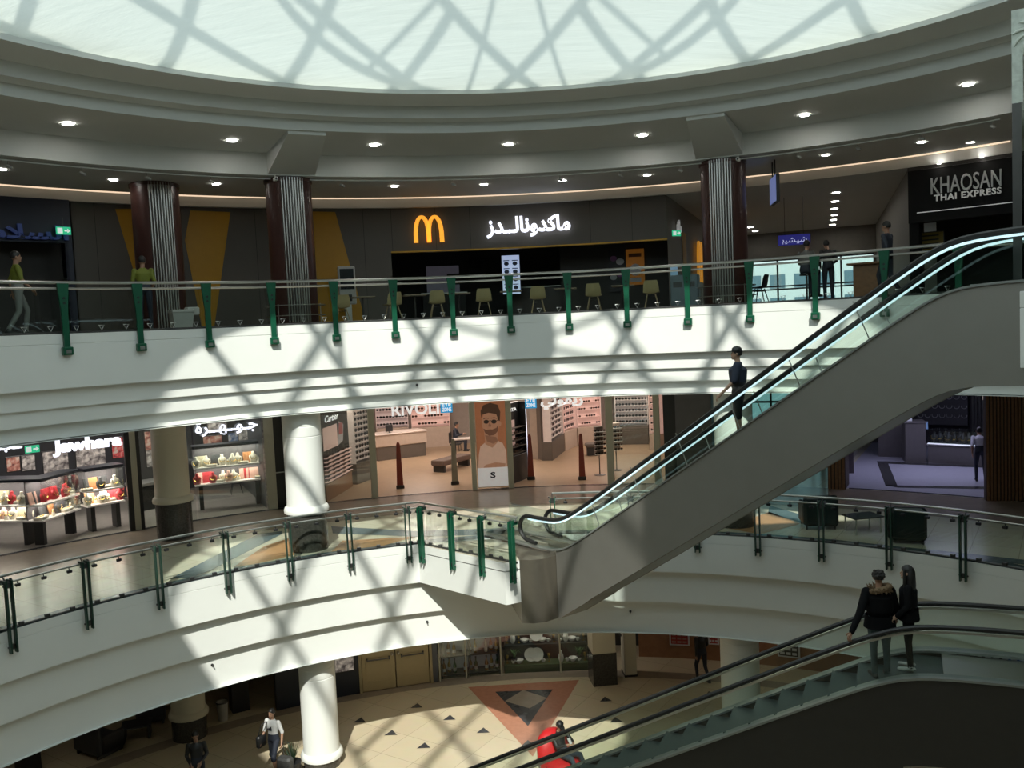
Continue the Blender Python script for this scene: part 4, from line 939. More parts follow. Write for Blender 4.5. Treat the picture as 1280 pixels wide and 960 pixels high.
# ---------------------------------------------------------------- middle gallery shops
def flr(px, py, z=ZM): return onz(px, py, z)
def frame2(p, q):
    'origin at p, x axis towards q: returns loc, rotz, length'
    d = q-p; return p, math.atan2(d.y, d.x), d.length
SAGE = mat('sage_frame', (.55, .55, .45), .5, noise=.05); SAGED = mat('dark_frame', (.03, .03, .03), .4)
WOODF = mat('shop_wood_floor', (.36, .25, .16), .35, noise=.15, scale=5)
SHOPW = mat('shop_wall', (.30, .26, .23), .6)
SR = 19.1; zcl = EYE-1.95
def ph19(px): return phr(px, SR, -4)
a_j0, a_j1, a_r0, a_r1, a_c1, a_d0, a_d1 = ph19(-120), ph19(332), ph19(362), ph19(830), ph19(890), ph19(1050), ph19(1400)
# floors inside shops
m = MB(); m.rev([(SR, ZM+.008), (32, ZM+.008)], a_r0, a_r1, 24); struct(m.build('floor_shop', WOODF), 'warm wood floor of the eyewear shop')
m = MB(); m.rev([(SR, ZM+.008), (27, ZM+.008)], a_j0, a_j1, 24); struct(m.build('floor_shop', mat('grey_shop_floor', (.36, .33, .29), .25, noise=.1)), 'grey floor of the jewellery shop')
m = MB(); m.rev([(SR-.12, ZM+.012), (SR+.06, ZM+.012)], a_j0, a_r1, 40); struct(m.build('trim_8', DARKS), 'dark threshold strip along the shop fronts')
# shop shells: side and back walls
def radial_wall(b, a, r0, r1, z0=ZM, z1=zcl):
    p, q = pos(r0, a), pos(r1, a); b.poly([(p.x, p.y, z0), (q.x, q.y, z0), (q.x, q.y, z1), (p.x, p.y, z1)])
b = MB(); b.rev([(25.2, ZM), (25.2, zcl)], a_j0, a_j1, 16); radial_wall(b, a_j1, SR, 25.2); radial_wall(b, a_j0, SR, 25.2); struct(b.build('wall_jewellery', mat('shop_dark_wall', (.05, .05, .058), .5)), 'dark inside walls of the jewellery shop')
b = MB(); b.rev([(31, ZM), (31, zcl)], a_r0, a_r1, 20); radial_wall(b, a_r0, SR+.1, 31); radial_wall(b, a_r1, SR+.1, 31); struct(b.build('wall_eyewear', SHOPW), 'inside walls of the eyewear shop')
# dark panels between and right of the shops
def pier(name, label, px0, px1, R, m_, z0=ZM, z1=zcl, th=.3, thing_=False):
    b = MB(); b.rev([(R+th, z0), (R, z0), (R, z1), (R+th, z1)], phr(px0, R, -4), phr(px1, R, -4), 4, True)
    p, q = pos(R, phr(px0, R, -4)), pos(R, phr(px1, R, -4))
    for k in (p, q):
        a = phi_of(k); r2 = pos(R+th, a); b.poly([(k.x, k.y, z0), (r2.x, r2.y, z0), (r2.x, r2.y, z1), (k.x, k.y, z1)])
    o = b.build(name, m_); return struct(o, label)
pier('wall_pier', 'sage pier right of the jewellery windows', 332, 344, SR, SAGE); pier('door_1', 'narrow black door between the two shops', 344, 357, SR+.15, SAGED); pier('wall_pier', 'sage pier left of the eyewear shop', 357, 366, SR, SAGE)
pier('door_2', 'black door right of the eyewear shop', 830, 845, SR+.1, SAGED); pier('wall_panel', 'plain grey wall panel behind the escalator', 845, 890, SR, mat('panel_grey', (.15, .15, .16), .55))
b = MB()
for px0, px1, z in ((344, 357, 1.15), (830, 845, 1.3)):
    a0, a1 = phr(px0, SR, -4), phr(px1, SR, -4); b.tube([pos(SR+.06, a0, ZM+z), pos(SR+.06, a1, ZM+z)], .02, 6)
struct(b.build('trim_9', STEEL))
# eyewear shop front: frames, glass, lettering
def mullion(px, w_px, label, R=SR):
    a = phr(px, R, -4.5); p = pos(R, a, ZM); w = w_px*p.y/FOC
    t = tag(MB().rbox(-w/2, w/2, -.09, .09, 0, zcl-ZM, .01).build('shop_mullion', SAGE), label, 'mullion', 'sage mullions of the eyewear shop'); put(t, p, -a); return t
mullion(467, 8, 'sage shop mullion left of the reception desk'); mullion(763, 9, 'sage shop mullion beside the spinner stands'); mullion(822, 8, 'sage shop mullion at the right end of the eyewear shop'); mullion(592, 6, 'sage shop mullion left of the portrait banner'); mullion(638, 7, 'sage shop mullion right of the portrait banner')
def pane(px0, px1, label, R=SR+.02, z0=ZM, z1=zcl):
    b = MB(); b.rev([(R, z0), (R, z1), (R+.012, z1), (R+.012, z0)], phr(px0, R, -4.5), phr(px1, R, -4.5), 8, True); return struct(b.build('window_2', GLASS), label)
pane(366, 463, 'glass pane of the eyewear shop left of the entrance'); pane(768, 818, 'glass pane of the eyewear shop at its right end')
SIGNB = mat('bright_white_letter', (.9, .9, .88), .4, emit=.75); BLUEB = mat('sky_blue_plate', (.02, .33, .62), .4, emit=.45, ecol=(.02, .42, .85))
lab('RIVOLI', 490, 549, 518.5, 504, SR-.12, SIGNB, 'shop_lettering', 'white capital lettering over the eyewear shop, left of a blue plate', .012)
o = lab('\uFEF2\uFEDF\uFEEE\uFED4\uFEF3\uFEAD', 676, 729, 511, 494, SR-.12, SIGNB, 'shop_lettering', 'white Arabic lettering over the eyewear shop, right of a blue plate', .03)
for x0, x1, y0, y1, l in ((551, 566, 516, 501.5, 'sky blue plate with white lettering at the right end of the capital lettering'), (656.5, 671, 510.5, 496, 'sky blue plate with white lettering left of the Arabic lettering')):
    p = oncyl((x0+x1)/2, y0, SR-.14); sc = (p-ORG).length/FOC; q0, q1 = oncyl(x0, y0, SR-.14), oncyl(x1, y0, SR-.14); d = q1-q0
    t = thing('logo_plate', l, 'sign', p, math.atan2(d.y, d.x), 'blue plates over the eyewear shop'); w = d.to_2d().length; h = (y0-y1)*sc
    b = MB(); b.rbox(-w/2, w/2, 0, .06, 0, h, .01); b.build('plate', BLUEB, t)
    meshobj('lettering', text_mesh('EYE', w*.78, h*.34, .012, 'lettering', SIGNB, bold=.03), t, (0, -.002, h*.54)); meshobj('lettering', text_mesh('ZONE', w*.78, h*.34, .012, 'lettering', SIGNB, bold=.03), t, (0, -.002, h*.12))
# portrait banner (a plain generic portrait)
a0, a1 = phr(595, SR-.05, -4), phr(634, SR-.05, -4); p, q = pos(SR-.06, a0, ZM), pos(SR-.06, a1, ZM); loc, rz, w = frame2(p, q)
t = thing('portrait_banner', 'tall banner with a man in tinted glasses and pale shirt in the shop window', 'banner', (p+q)/2+V3(0, 0, .08), rz); H = zcl-ZM-.1
b = MB(); b.rbox(-w/2, w/2, 0, .06, 0, H, .01); b.mi = 1; b.box(-w/2+.02, w/2-.02, -.006, 0, .02, H*.195); b.mi = 2; b.box(-w/2+.02, w/2-.02, -.006, 0, H*.195, H-.02)
b.build('board', [SAGE, mat('banner_white', (.75, .72, .70), .5, emit=.35), mat('banner_terracotta', (.45, .17, .08), .5, emit=.28)], t)
PSK = mat('portrait_skin', (.50, .25, .15), .5, emit=.28); PSH = mat('portrait_shirt', (.65, .42, .31), .5, emit=.32); PHA = mat('portrait_hair', (.13, .065, .04), .5, emit=.12); PBE = mat('portrait_beard', (.27, .12, .075), .5, emit=.15); PSD = mat('portrait_shadow_tone', (.38, .18, .11), .5, emit=.2); PGL = mat('portrait_lens', (.10, .07, .06), .3); PLI = mat('portrait_lip', (.35, .13, .10), .5)
b = MB(); Hs = H*.65; z0 = H*.195
def E(cx_, cz_, rx, rz_, y=-.012, n=20): b.add([(cx_*w, y, z0+cz_*Hs)]+[(cx_*w+rx*w*math.cos(2*PI*k/n), y, z0+cz_*Hs+rz_*Hs*math.sin(2*PI*k/n)) for k in range(n)], [(0, k+1, (k+1) % n+1) for k in range(n)])
b.mi = 1; b.add([(x*w, -.008, z0+z*Hs) for x, z in ((-.46, .0), (.46, .0), (.46, .24), (.36, .36), (.14, .42), (-.16, .40), (-.36, .33), (-.42, .2))], [tuple(range(8))])
b.mi = 0; b.add([(x*w, -.010, z0+z*Hs) for x, z in ((-.20, .36), (.02, .30), (.20, .38), (.22, .58), (-.22, .58))], [(0, 1, 2, 3, 4)])
E(0, .68, .28, .19); E(.29, .66, .05, .04, -.011)
b.mi = 2; b.add([(x*w, -.014, z0+z*Hs) for x, z in ((-.29, .76), (-.25, .81), (-.05, .835), (.19, .81), (.26, .71), (.30, .70), (.33, .84), (.25, .95), (.02, .985), (-.20, .955), (-.30, .87))], [tuple(range(11))])
b.mi = 5
b.add([(x*w, -.014, z0+z*Hs) for x, z in ((-.24, .60), (-.14, .575), (.02, .572), (.18, .60), (.25, .66), (.22, .55), (.10, .49), (-.06, .485), (-.19, .53))], [tuple(range(9))])
b.mi = 2; b.add([(x*w, -.016, z0+z*Hs) for x, z in ((-.23, .745), (-.14, .765), (-.05, .752), (-.05, .744), (-.14, .754), (-.23, .737))], [tuple(range(6))]); b.add([(x*w, -.016, z0+z*Hs) for x, z in ((.03, .752), (.12, .765), (.22, .742), (.22, .734), (.12, .754), (.03, .744))], [tuple(range(6))])
b.mi = 6; b.add([(x*w, -.0155, z0+z*Hs) for x, z in ((-.03, .69), (-.085, .63), (-.02, .618), (.03, .63))], [(0, 1, 2, 3)]); b.add([(x*w, -.011, z0+z*Hs) for x, z in ((-.20, .50), (.16, .46), (.21, .40), (.06, .36), (-.14, .40))], [tuple(range(5))])
b.mi = 3; E(-.135, .70, .085, .030, -.016); E(.11, .697, .088, .031, -.016); b.box(-.05*w, .03*w, -.017, -.015, z0+.71*Hs, z0+.718*Hs); b.box(.2*w, .28*w, -.017, -.015, z0+.71*Hs, z0+.72*Hs)
b.mi = 4; E(-.03, .572, .075, .010, -.018)
b.mi = 0; b.add([(x*w, -.012, z0+z*Hs) for x, z in ((-.30, .0), (.40, .0), (.42, .05), (.1, .075), (-.22, .045))], [tuple(range(5))])
b.build('portrait', [PSK, PSH, PHA, PGL, PLI, PBE, PSD], t); meshobj('logo', text_mesh('S', .17, .2, .01, 'logo', DKP, bold=.03), t, (0, -.008, H*.09))
# ---- glasses: one pair, copied for every shelf
def glasses_proto(name, mfr, mlens):
    t = thing(name, 'pair of glasses', 'glasses'); m = MB()
    for q in (-1, 1): m.tube([(q*.036+.028*math.cos(2*PI*k/8), 0, .025+.021*math.sin(2*PI*k/8)) for k in range(8)], .005, 4, closed=True); m.tube([(q*.064, 0, .03), (q*.066, .12, .025)], .004, 4)
    m.tube([(-.009, 0, .03), (.009, 0, .03)], .004, 4); m.build('frame', mfr, t)
    m = MB()
    for q in (-1, 1): m.add([(q*.036+.027*math.cos(2*PI*k/8), .001, .025+.02*math.sin(2*PI*k/8)) for k in range(8)], [tuple(range(8))])
    m.build('lenses', mlens, t); return t
GL_D = glasses_proto('sunglasses', BLACK, mat('dark_lens', (.015, .012, .012), .15))
GL_B = glasses_proto('sunglasses', mat('brown_frame', (.10, .04, .02), .3), mat('brown_lens', (.05, .025, .015), .15))
protos = [GL_D, GL_B]; first = {0: True, 1: True}
def place_glasses(p, rz, label, k, group, sc=2.0):
    t = protos[k % 2]
    if first[k % 2]: first[k % 2] = False; put(t, p, rz); t['label'] = label; t['group'] = group; t.scale = (sc, min(sc, 1.4), sc); return t
    return dup(t, p, rz, label, group, (sc, min(sc, 1.4), sc))
PINKW = mat('glowing_pink_board', (.62, .44, .39), .5, emit=.22, ecol=(1, .65, .55)); GREYB = mat('taupe_cabinet', (.11, .09, .075), .5); WARMW = mat('warm_white_cabinet', (.48, .38, .31), .5)  # pink boards are no lamps: their emission stands in for shop light
def wall_unit(name, label, p, q, H, rows, cols, zb, zt_, back, base, glabel, group, depth=.35, skip=0, shelf=None, sc=2.0, scale=1):
    'wall unit from p to q on the floor: base cabinet, backboard, shelves, and a pair of glasses at every place'
    loc, rz, L = frame2(p, q); t = thing(name, label, 'display unit', loc, rz)
    b = MB(); b.rbox(0, L, 0, depth+.08, 0, zb, .01); b.build('base_cabinet', base, t)
    b = MB(); b.box(0, L, depth-.03, depth, zb, H); b.box(0, .03, .02, depth, zb, H); b.box(L-.03, L, .02, depth, zb, H); b.build('backboard', back, t)
    X = V3(math.cos(rz), math.sin(rz), 0); Y = V3(-X.y, X.x, 0); sc = min(sc, L/cols/.137)
    for r in range(rows):
        z = zb+.12+(zt_-zb-.2)*r/max(rows-1, 1); b = MB(); b.box(.03, L-.03, .05, depth-.03, z-.018, z); b.build('shelf', shelf or back, t)
        for c in range(cols):
            if skip and (r*7+c*5) % skip == 0: continue
            pp = loc+X*(L*(c+.5)/cols)+Y*.12+V3(0, 0, z)
            place_glasses(pp, rz, glabel % (nth(rows-1-r, rows), nth(c, cols)), (r+c) % 2 if skip else 0, group, sc)
    return t
# left end: black brand board with shelves, then a glazed wall unit
p, q = flr(409, 628), flr(441, 608); loc, rz, L = frame2(p, q); H = 3.0
t = thing('brand_display', 'black brand display with script lettering and rows of frames, left in the eyewear shop', 'display unit', loc, rz)
b = MB(); b.rbox(0, L, 0, .25, 0, .55, .01); b.build('base_cabinet', WOOD, t); b = MB(); b.box(0, L, .05, .2, .55, H); b.build('board', mat('gloss_charcoal', (.02, .02, .022), .3), t)
for k in range(7):
    b = MB(); b.box(.05, L-.05, -.06, .05, .62+k*.13, .64+k*.13); b.build('shelf', PINKW, t)
b = MB(); b.box(.1, L*.55, .035, .05, 1.65, 2.4); b.mi = 1; b.prism([(L*.55, 1.65), (L*.75, 1.75), (L*.8, 2.3), (L*.62, 2.45)], .03, .05); b.mi = 2; b.prism([(L*.60, 2.0), (L*.75, 2.0), (L*.76, 2.36), (L*.62, 2.40)], .02, .05); b.build('picture', [PINKW, WHP, mat('rose_print', (.45, .12, .13), .5)], t)
meshobj('lettering', text_mesh('Cartier', L*.5, .22, .01, 'lettering', SIGNB, bold=.0, shear=.35), t, (L*.38, .04, 2.55))
X = V3(math.cos(rz), math.sin(rz), 0); Y = V3(-X.y, X.x, 0)
for r in range(7):
    for c in range(5): place_glasses(loc+X*(L*(c+.5)/5)-Y*.01+V3(0, 0, .64+r*.13), rz, 'sunglasses on the black brand display, %s shelf up, %s from left' % (nth(r), nth(c)), c % 2, 'sunglasses on the black brand display', 1.5)
wall_unit('eyewear_wall', 'wall unit of dark frames with grey base, left of the reception desk', flr(447, 606), flr(468, 598), 2.75, 9, 3, .75, 2.55, mat('glowing_pale_rose_board', (.6, .5, .45), .5, emit=.15), GREYB, 'glasses on the left wall unit, %s row down, %s from left', 'glasses on the left wall unit', sc=2.6)  # pale rose boards given a slight glow to look lit
p, rz = flr(455, 600), math.atan2((flr(468, 598)-flr(447, 606)).y, (flr(468, 598)-flr(447, 606)).x); t = thing('wall_picture', 'small lit picture of a figure high on the left of the eyewear shop', 'picture', p+V3(-.1, -.3, 2.75), rz); b = MB(); b.rbox(-.3, .3, 0, .04, 0, .5, .01); b.build('frame', WHITE, t); b = MB(); b.box(-.27, .27, -.006, 0, .03, .47); b.mi = 1; b.prism([(-.02, .05), (.14, .05), (.12, .25), (.05, .42), (0, .25)], -.01, -.006); b.build('print', [mat('pale_blue_print', (.55, .6, .75), .5, emit=.3), DKP], t)
# back wall units and white cabinets
wall_unit('eyewear_wall', 'wall unit of crowded frames behind the reception desk', pos(30.5, phr(470, 30.5, -4), ZM), pos(30.5, phr(510, 30.5, -4), ZM), 3.1, 6, 5, 1.0, 2.9, mat('glowing_rose_grey_board', (.58, .46, .43), .5, emit=.2), WARMW, 'glasses behind the reception desk, %s row down, %s from left', 'glasses behind the reception desk', sc=2.8)  # emission added to the rose grey boards to brighten them
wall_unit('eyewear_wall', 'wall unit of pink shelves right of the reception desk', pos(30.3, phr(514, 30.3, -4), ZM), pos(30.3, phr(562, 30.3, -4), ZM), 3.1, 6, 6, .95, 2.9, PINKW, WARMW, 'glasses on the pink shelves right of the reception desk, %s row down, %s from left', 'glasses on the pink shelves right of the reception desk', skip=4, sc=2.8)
# reception desk
p, q = flr(472, 577), flr(534, 569.5); loc, rz, L = frame2(p, q); t = thing('reception_desk', 'reception desk with taupe base and rose white top in the eyewear shop', 'desk', loc, rz)
b = MB(); b.rbox(.03, L-.03, .03, .9, 0, .58, .01); b.build('base', GREYB, t); b = MB(); b.rbox(-.05, L+.02, 0, .95, .58, 1.08, .02); b.build('upper_panel', WARMW, t); b = MB(); b.rbox(-.08, L+.05, -.04, 1.0, 1.08, 1.12, .01); b.build('desk_top', mat('rose_white_top', (.62, .52, .46), .4), t)
X = V3(math.cos(rz), math.sin(rz), 0); pp = loc+X*.55+V3(0, .3, 1.12); t = thing('desk_monitor', 'small black monitor standing on the reception desk', 'monitor', pp, rz+.1); b = MB(); b.rbox(-.17, .17, 0, .03, .06, .36, .01); b.build('screen', BLACK, t); b = MB(); b.box(-.08, .08, -.05, .1, 0, .012); b.box(-.02, .02, .03, .05, .01, .2); b.build('stand', DSTEEL, t)
p, rz = flr(577, 566), -phi_of(flr(577, 566))
t = thing('consulting_table', 'white consulting table in front of the seated person', 'table', flr(580, 570), rz+.1); b = MB(); b.rbox(-.45, .45, -.3, .3, .72, .77, .01); b.build('tabletop', mat('white_tabletop', (.55, .48, .44), .4), t)
for sx in (-1, 1):
    b = MB(); b.box(sx*.38-.03, sx*.38+.03, -.25, .25, 0, .72); b.build('leg', SAGED, t)
pz = flr(571, 564); person('person', 'person in dark suit sitting at the white consulting table', pz+V3(0, 0, 0), rz+rad(75), sit, NAVYT, 'long', NAVYT)
t = thing('office_chair', 'dark chair under the person in dark suit', 'chair', pz, rz+rad(75)); b = MB(); b.rbox(-.22, .22, -.2, .24, .30, .36, .02); b.build('seat', BLACK, t); b = MB(); b.rbox(-.21, .21, .24, .29, .38, .86, .02); b.build('backrest', BLACK, t)
for sx in (-1, 1):
    for sy in (-1, 1): b = MB(); b.cyl((sx*.18, sy*.17+.02, 0), .015, .31, 8); b.build('leg', DSTEEL, t)
# low bench
p, q = flr(552, 592), flr(566, 593); t = thing('bench', 'low brown upholstered bench on the shop floor', 'bench', flr(565, 586), rad(58)); b = MB(); b.rbox(-.95, .95, -.3, .3, .26, .46, .03); b.build('seat', mat('brown_upholstery', (.13, .085, .065), .7), t)
for sx in (-1, 1): b = MB(); b.rbox(sx*.8-.06, sx*.8+.06, -.26, .26, 0, .26, .01); b.build('leg', SAGED, t)
# security gates
GATE = mat('red_gate', (.26, .045, .025), .4); GATEG = mat('grey_gate', (.30, .29, .24), .4)
for px, py, m_, l in ((500.5, 611, GATE, 'red brown security gate in front of the reception desk'), (569, 606, GATEG, 'grey security gate beside the low bench'), (664, 600, GATE, 'red brown security gate beside the black display tower'), (728, 600, GATE, 'red brown security gate left of the spinner stands')):
    p = flr(px, py); t = thing('security_gate', l, 'gate', p, -phi_of(p), 'security gates of the eyewear shop'); m = MB(); m.loft([[(-.11, -.04, .12), (.11, -.04, .12), (.11, .04, .12), (-.11, .04, .12)], [(-.085, -.035, 1.0), (.085, -.035, 1.0), (.085, .035, 1.0), (-.085, .035, 1.0)], [(-.06, -.03, 1.55), (.06, -.03, 1.55), (.06, .03, 1.55), (-.06, .03, 1.55)], [(-.03, -.02, 1.62), (.03, -.02, 1.62), (.03, .02, 1.62), (-.03, .02, 1.62)]]); m.build('antenna', m_, t)
    m = MB(); m.rbox(-.14, .14, -.07, .07, 0, .13, .02); m.build('foot', SAGED, t)
# black display tower right of the banner
p, q = flr(640, 606), flr(661, 597.5); loc, rz, L = frame2(p, q); t = thing('display_tower', 'black display tower with white lettering beside the portrait banner', 'display unit', loc, rz)
b = MB(); b.rbox(0, L, 0, .45, 0, .95, .01); b.build('base_cabinet', BLACK, t); b = MB(); b.box(0, L, .25, .45, .95, 2.75); b.box(0, .04, .0, .25, .95, 2.75); b.box(L-.04, L, .0, .25, .95, 2.75); b.build('backboard', mat('gloss_charcoal', (.02, .02, .022), .3), t)
for k in range(5): b = MB(); b.box(.04, L-.04, .02, .25, 1.0+k*.22, 1.02+k*.22); b.build('shelf', GREYB, t)
b = MB(); b.box(L*.35, L*.65, .235, .25, 1.2, 2.15); b.build('picture', PINKW, t); meshobj('lettering', text_mesh('DITA', L*.5, .12, .01, 'lettering', SIGNB), t, (L*.55, .24, 2.45)); b = MB(); b.box(L-.02, L+.005, -.01, .03, .3, 2.75); b.build('edge_light', SIGNW, t)
X = V3(math.cos(rz), math.sin(rz), 0); Y = V3(-X.y, X.x, 0)
for r in range(4):
    for c in range(3): place_glasses(loc+X*(L*(c+.5)/3)+Y*.1+V3(0, 0, 1.02+r*.22), rz, 'glasses on the black display tower, %s shelf up, %s from left' % (nth(r), nth(c)), c % 2, 'glasses on the black display tower', 1.9)
# beige pillar and curved units on the right half
p = flr(672, 574); t = tag(MB().box(-.25, .25, 0, .6, 0, zcl-ZM).build('pillar', WARMW), 'rose beige pillar behind the black display tower', 'pillar'); put(t, p, rad(-10))
p = flr(684, 575); t = tag(MB().box(-.22, .2, 0, .6, 0, zcl-ZM).build('pillar', GREYB), 'taupe pillar side left of the crowded frame wall', 'pillar'); put(t, p, rad(20))
wall_unit('eyewear_wall', 'dense wall unit of frames with slatted grey base on the right half of the shop', flr(691, 576), flr(706, 564), 2.9, 9, 4, .75, 2.7, mat('glowing_pale_rose_board', (.6, .5, .45), .5, emit=.15), GREYB, 'glasses on the dense unit with slatted grey base, %s row down, %s from left', 'glasses on the dense unit with slatted grey base', sc=2.6)  # same glowing pale rose boards, brightness put into the material
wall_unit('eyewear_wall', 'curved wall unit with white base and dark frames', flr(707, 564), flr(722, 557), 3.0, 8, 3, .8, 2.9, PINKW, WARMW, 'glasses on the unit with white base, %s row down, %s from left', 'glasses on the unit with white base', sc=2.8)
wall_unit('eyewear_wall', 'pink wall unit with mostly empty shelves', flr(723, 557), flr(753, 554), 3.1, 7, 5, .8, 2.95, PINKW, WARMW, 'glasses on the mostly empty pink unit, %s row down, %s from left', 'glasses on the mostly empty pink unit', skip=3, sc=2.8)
wall_unit('eyewear_wall', 'wide wall unit of gridded dark frames behind the spinner stands', flr(770, 556), flr(811, 555.5), 2.95, 8, 5, .85, 2.8, mat('glowing_grey_rose_board', (.52, .44, .41), .5, emit=.22), GREYB, 'glasses on the wide gridded unit, %s row down, %s from left', 'glasses on the wide gridded unit', sc=3.0)  # grey rose boards glow by themselves, in place of light on them
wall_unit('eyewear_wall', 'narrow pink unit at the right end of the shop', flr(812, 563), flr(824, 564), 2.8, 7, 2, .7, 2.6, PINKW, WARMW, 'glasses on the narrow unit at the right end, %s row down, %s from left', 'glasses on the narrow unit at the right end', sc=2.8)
p = flr(741, 569); t = thing('stool', 'low dark stool under the pink wall unit', 'stool', p, 0); b = MB(); b.rbox(-.3, .3, -.25, .25, .35, .5, .04); b.build('seat', GREYB, t); b = MB(); b.rbox(-.24, .24, -.2, .2, 0, .35, .02); b.build('base', SAGED, t)
for px, py, l in ((750, 594, 'spinner stand of glasses left of the sage mullion'), (771, 588, 'pale spinner stand of glasses right of the sage mullion')):
    p = flr(px, py); t = thing('spinner_stand', l, 'stand', p, -phi_of(p)+.4, 'spinner stands of the eyewear shop'); b = MB(); b.rbox(-.14, .14, -.1, .1, .75, 1.75, .01); b.build('core', WARMW if px > 760 else GREYB, t); b = MB(); b.cyl((0, 0, .02), .02, .75, 8); b.lathe([(.2, 0), (.2, .02), (.03, .03)], 20); b.build('stem', DSTEEL, t)
    r_ = t.rotation_euler.z
    for r in range(6):
        b = MB(); b.box(-.2, .2, -.18, -.1, .76+r*.16, .775+r*.16); b.build('shelf', WHITE, t)
        for c in range(2): place_glasses(p+V3(math.cos(r_), math.sin(r_), 0)*(c-.5)*.22+V3(math.sin(r_), -math.cos(r_), 0)*.15+V3(0, 0, .775+r*.16), r_, ('glasses on the '+('left' if px < 760 else 'right')+' spinner stand, %s tier up, %s') % (nth(r), ['left', 'right'][c]), c, 'glasses on the spinner stands', 1.5)
a_m = (a_r0+a_r1)/2
for k in range(4):
    for rr, w_ in ((21.5, 70), (26.5, 130)):
        a = a_r0+(a_r1-a_r0)*(k+.5)/4; area('shop_light', pos(rr, a, zcl-.03), 1.6, 1.6, w_, (1, .87, .77))
# ---------------------------------------------------------------- jewellery shop at the left
oj = lab('Jawhara', 66, 155, 566, 548, SR-.15, SIGNW, 'shop_lettering', 'glowing white rounded lettering over the jewellery vitrines at left', .05)
oj.rotation_euler.z += .06
lab('\uFE93\uFEAE\u0640\u0640\uFEEC\u0640\u0640\uFEEE\u0640\uFE9F', 245, 323, 543, 526, SR-.15, SIGNW, 'shop_lettering', 'glowing white Arabic lettering over the jewellery window right of the cream column', .02)
lab('\u0640\u0640\uFE90\u0640\u0640', -10, 28, 565, 557, SR-.15, SIGNW, 'shop_lettering', 'end of glowing white lettering cut by the left edge', .04)
p = oncyl(41, 566, SR+.3); exit_sign(p, -phi_of(p), 'small green exit sign left of the rounded white lettering')
NAVYTOP = mat('slate_top', (.03, .035, .05), .35); SHELFW = mat('lit_shelf', (.75, .70, .66), .4, emit=.10); VBACK = mat('vitrine_back', (.10, .09, .10), .6)
BUSTW = mat('ivory_bust', (.68, .62, .52), .5, emit=.04); BUSTR = mat('red_velvet', (.42, .02, .03), .6, emit=.03); BUSTP = mat('blush_bust', (.60, .36, .30), .5, emit=.03); BOXO = mat('copper_card', (.50, .22, .09), .5, emit=.04); BOXG = mat('sand_card', (.45, .40, .28), .5, emit=.04); GOLD = mat('gold', (.75, .52, .16), .25, 1); DKBUST = mat('charcoal_bust', (.05, .05, .055), .5)
def bust_mesh(h=.2):
    m = MB(); m.loft([[(rx*math.cos(2*PI*k/12), ry*math.sin(2*PI*k/12)+dy, z*h/.2) for k in range(12)] for rx, ry, z, dy in ((.055, .045, 0, 0), (.058, .045, .02, 0), (.075, .035, .09, 0), (.07, .03, .125, .005), (.028, .024, .15, .012), (.024, .022, .195, .016), (.012, .012, .2, .016))])
    return m
def necklace_mesh():
    m = MB(); m.tube([(.05*math.sin(a), -.045-.004*math.cos(a), .105-.045*math.cos(a)) for a in [rad(q) for q in range(-120, 121, 24)]], .006, 5); return m
bm = {k: bust_mesh().mesh('bust', v, True) for k, v in (('i', BUSTW), ('r', BUSTR), ('p', BUSTP), ('d', DKBUST))}; nm_ = necklace_mesh().mesh('necklace', GOLD, True)
ring_m = MB().lathe([(.035, 0), (.03, .02), (.012, .10), (.004, .11)], 12).mesh('cone', BUSTW, True); stone_m = MB().lathe([(.02, .06), (.024, .07), (.02, .08)], 12, caps=False).mesh('ring', GOLD, True)
card_m = {k: MB().loft([[(-.11, 0, 0), (.11, 0, 0), (.11, .02, 0), (-.11, .02, 0)], [(-.11, .06, .26), (.11, .06, .26), (.11, .08, .26), (-.11, .08, .26)]]).mesh('card', v) for k, v in (('o', BOXO), ('g', BOXG), ('b', BUSTP), ('r', BUSTR), ('k', DKBUST))}
tray_m = MB().rbox(-.09, .09, -.06, .06, 0, .045, .012).mesh('tray', BUSTW); ear_m = MB()
for k in range(4): ear_m.ell((-.06+k*.04, 0, .05), .012, .012, .01, 6, 4)
ear_m = ear_m.mesh('earrings', GOLD, True)
IT = {'i': ('jewellery_bust', 'ivory necklace bust', 'bust'), 'r': ('jewellery_bust', 'red velvet necklace bust', 'bust'), 'p': ('jewellery_bust', 'blush necklace bust', 'bust'), 'd': ('jewellery_bust', 'charcoal necklace bust', 'bust'), 'c': ('ring_cone', 'ivory ring cone', 'ring stand'), 't': ('jewellery_tray', 'ivory tray of earrings', 'tray'),
      'O': ('display_card', 'copper display card', 'card'), 'G': ('display_card', 'sand display card', 'card'), 'B': ('display_card', 'blush display card', 'card'), 'R': ('display_card', 'red display card', 'card'), 'K': ('display_card', 'charcoal display card', 'card')}
cnt = {}
def jewel(k, p, rz, where, group, sc=1.75):
    n, l, c = IT[k]; key = (l, where); cnt[key] = cnt.get(key, 0)+1
    t = thing(n, '%s %s from left%s' % (nth(cnt[key]-1), l, where), c, p, rz, group); t.scale = (1.3,)*3 if k.isupper() else (sc,)*3
    if k in 'irpd': meshobj('bust', bm[k], t); meshobj('necklace', nm_, t)
    elif k == 'c': meshobj('cone', ring_m, t); meshobj('ring', stone_m, t)
    elif k == 't': meshobj('tray', tray_m, t); meshobj('earrings', ear_m, t)
    else: meshobj('card', card_m[k.lower()], t)
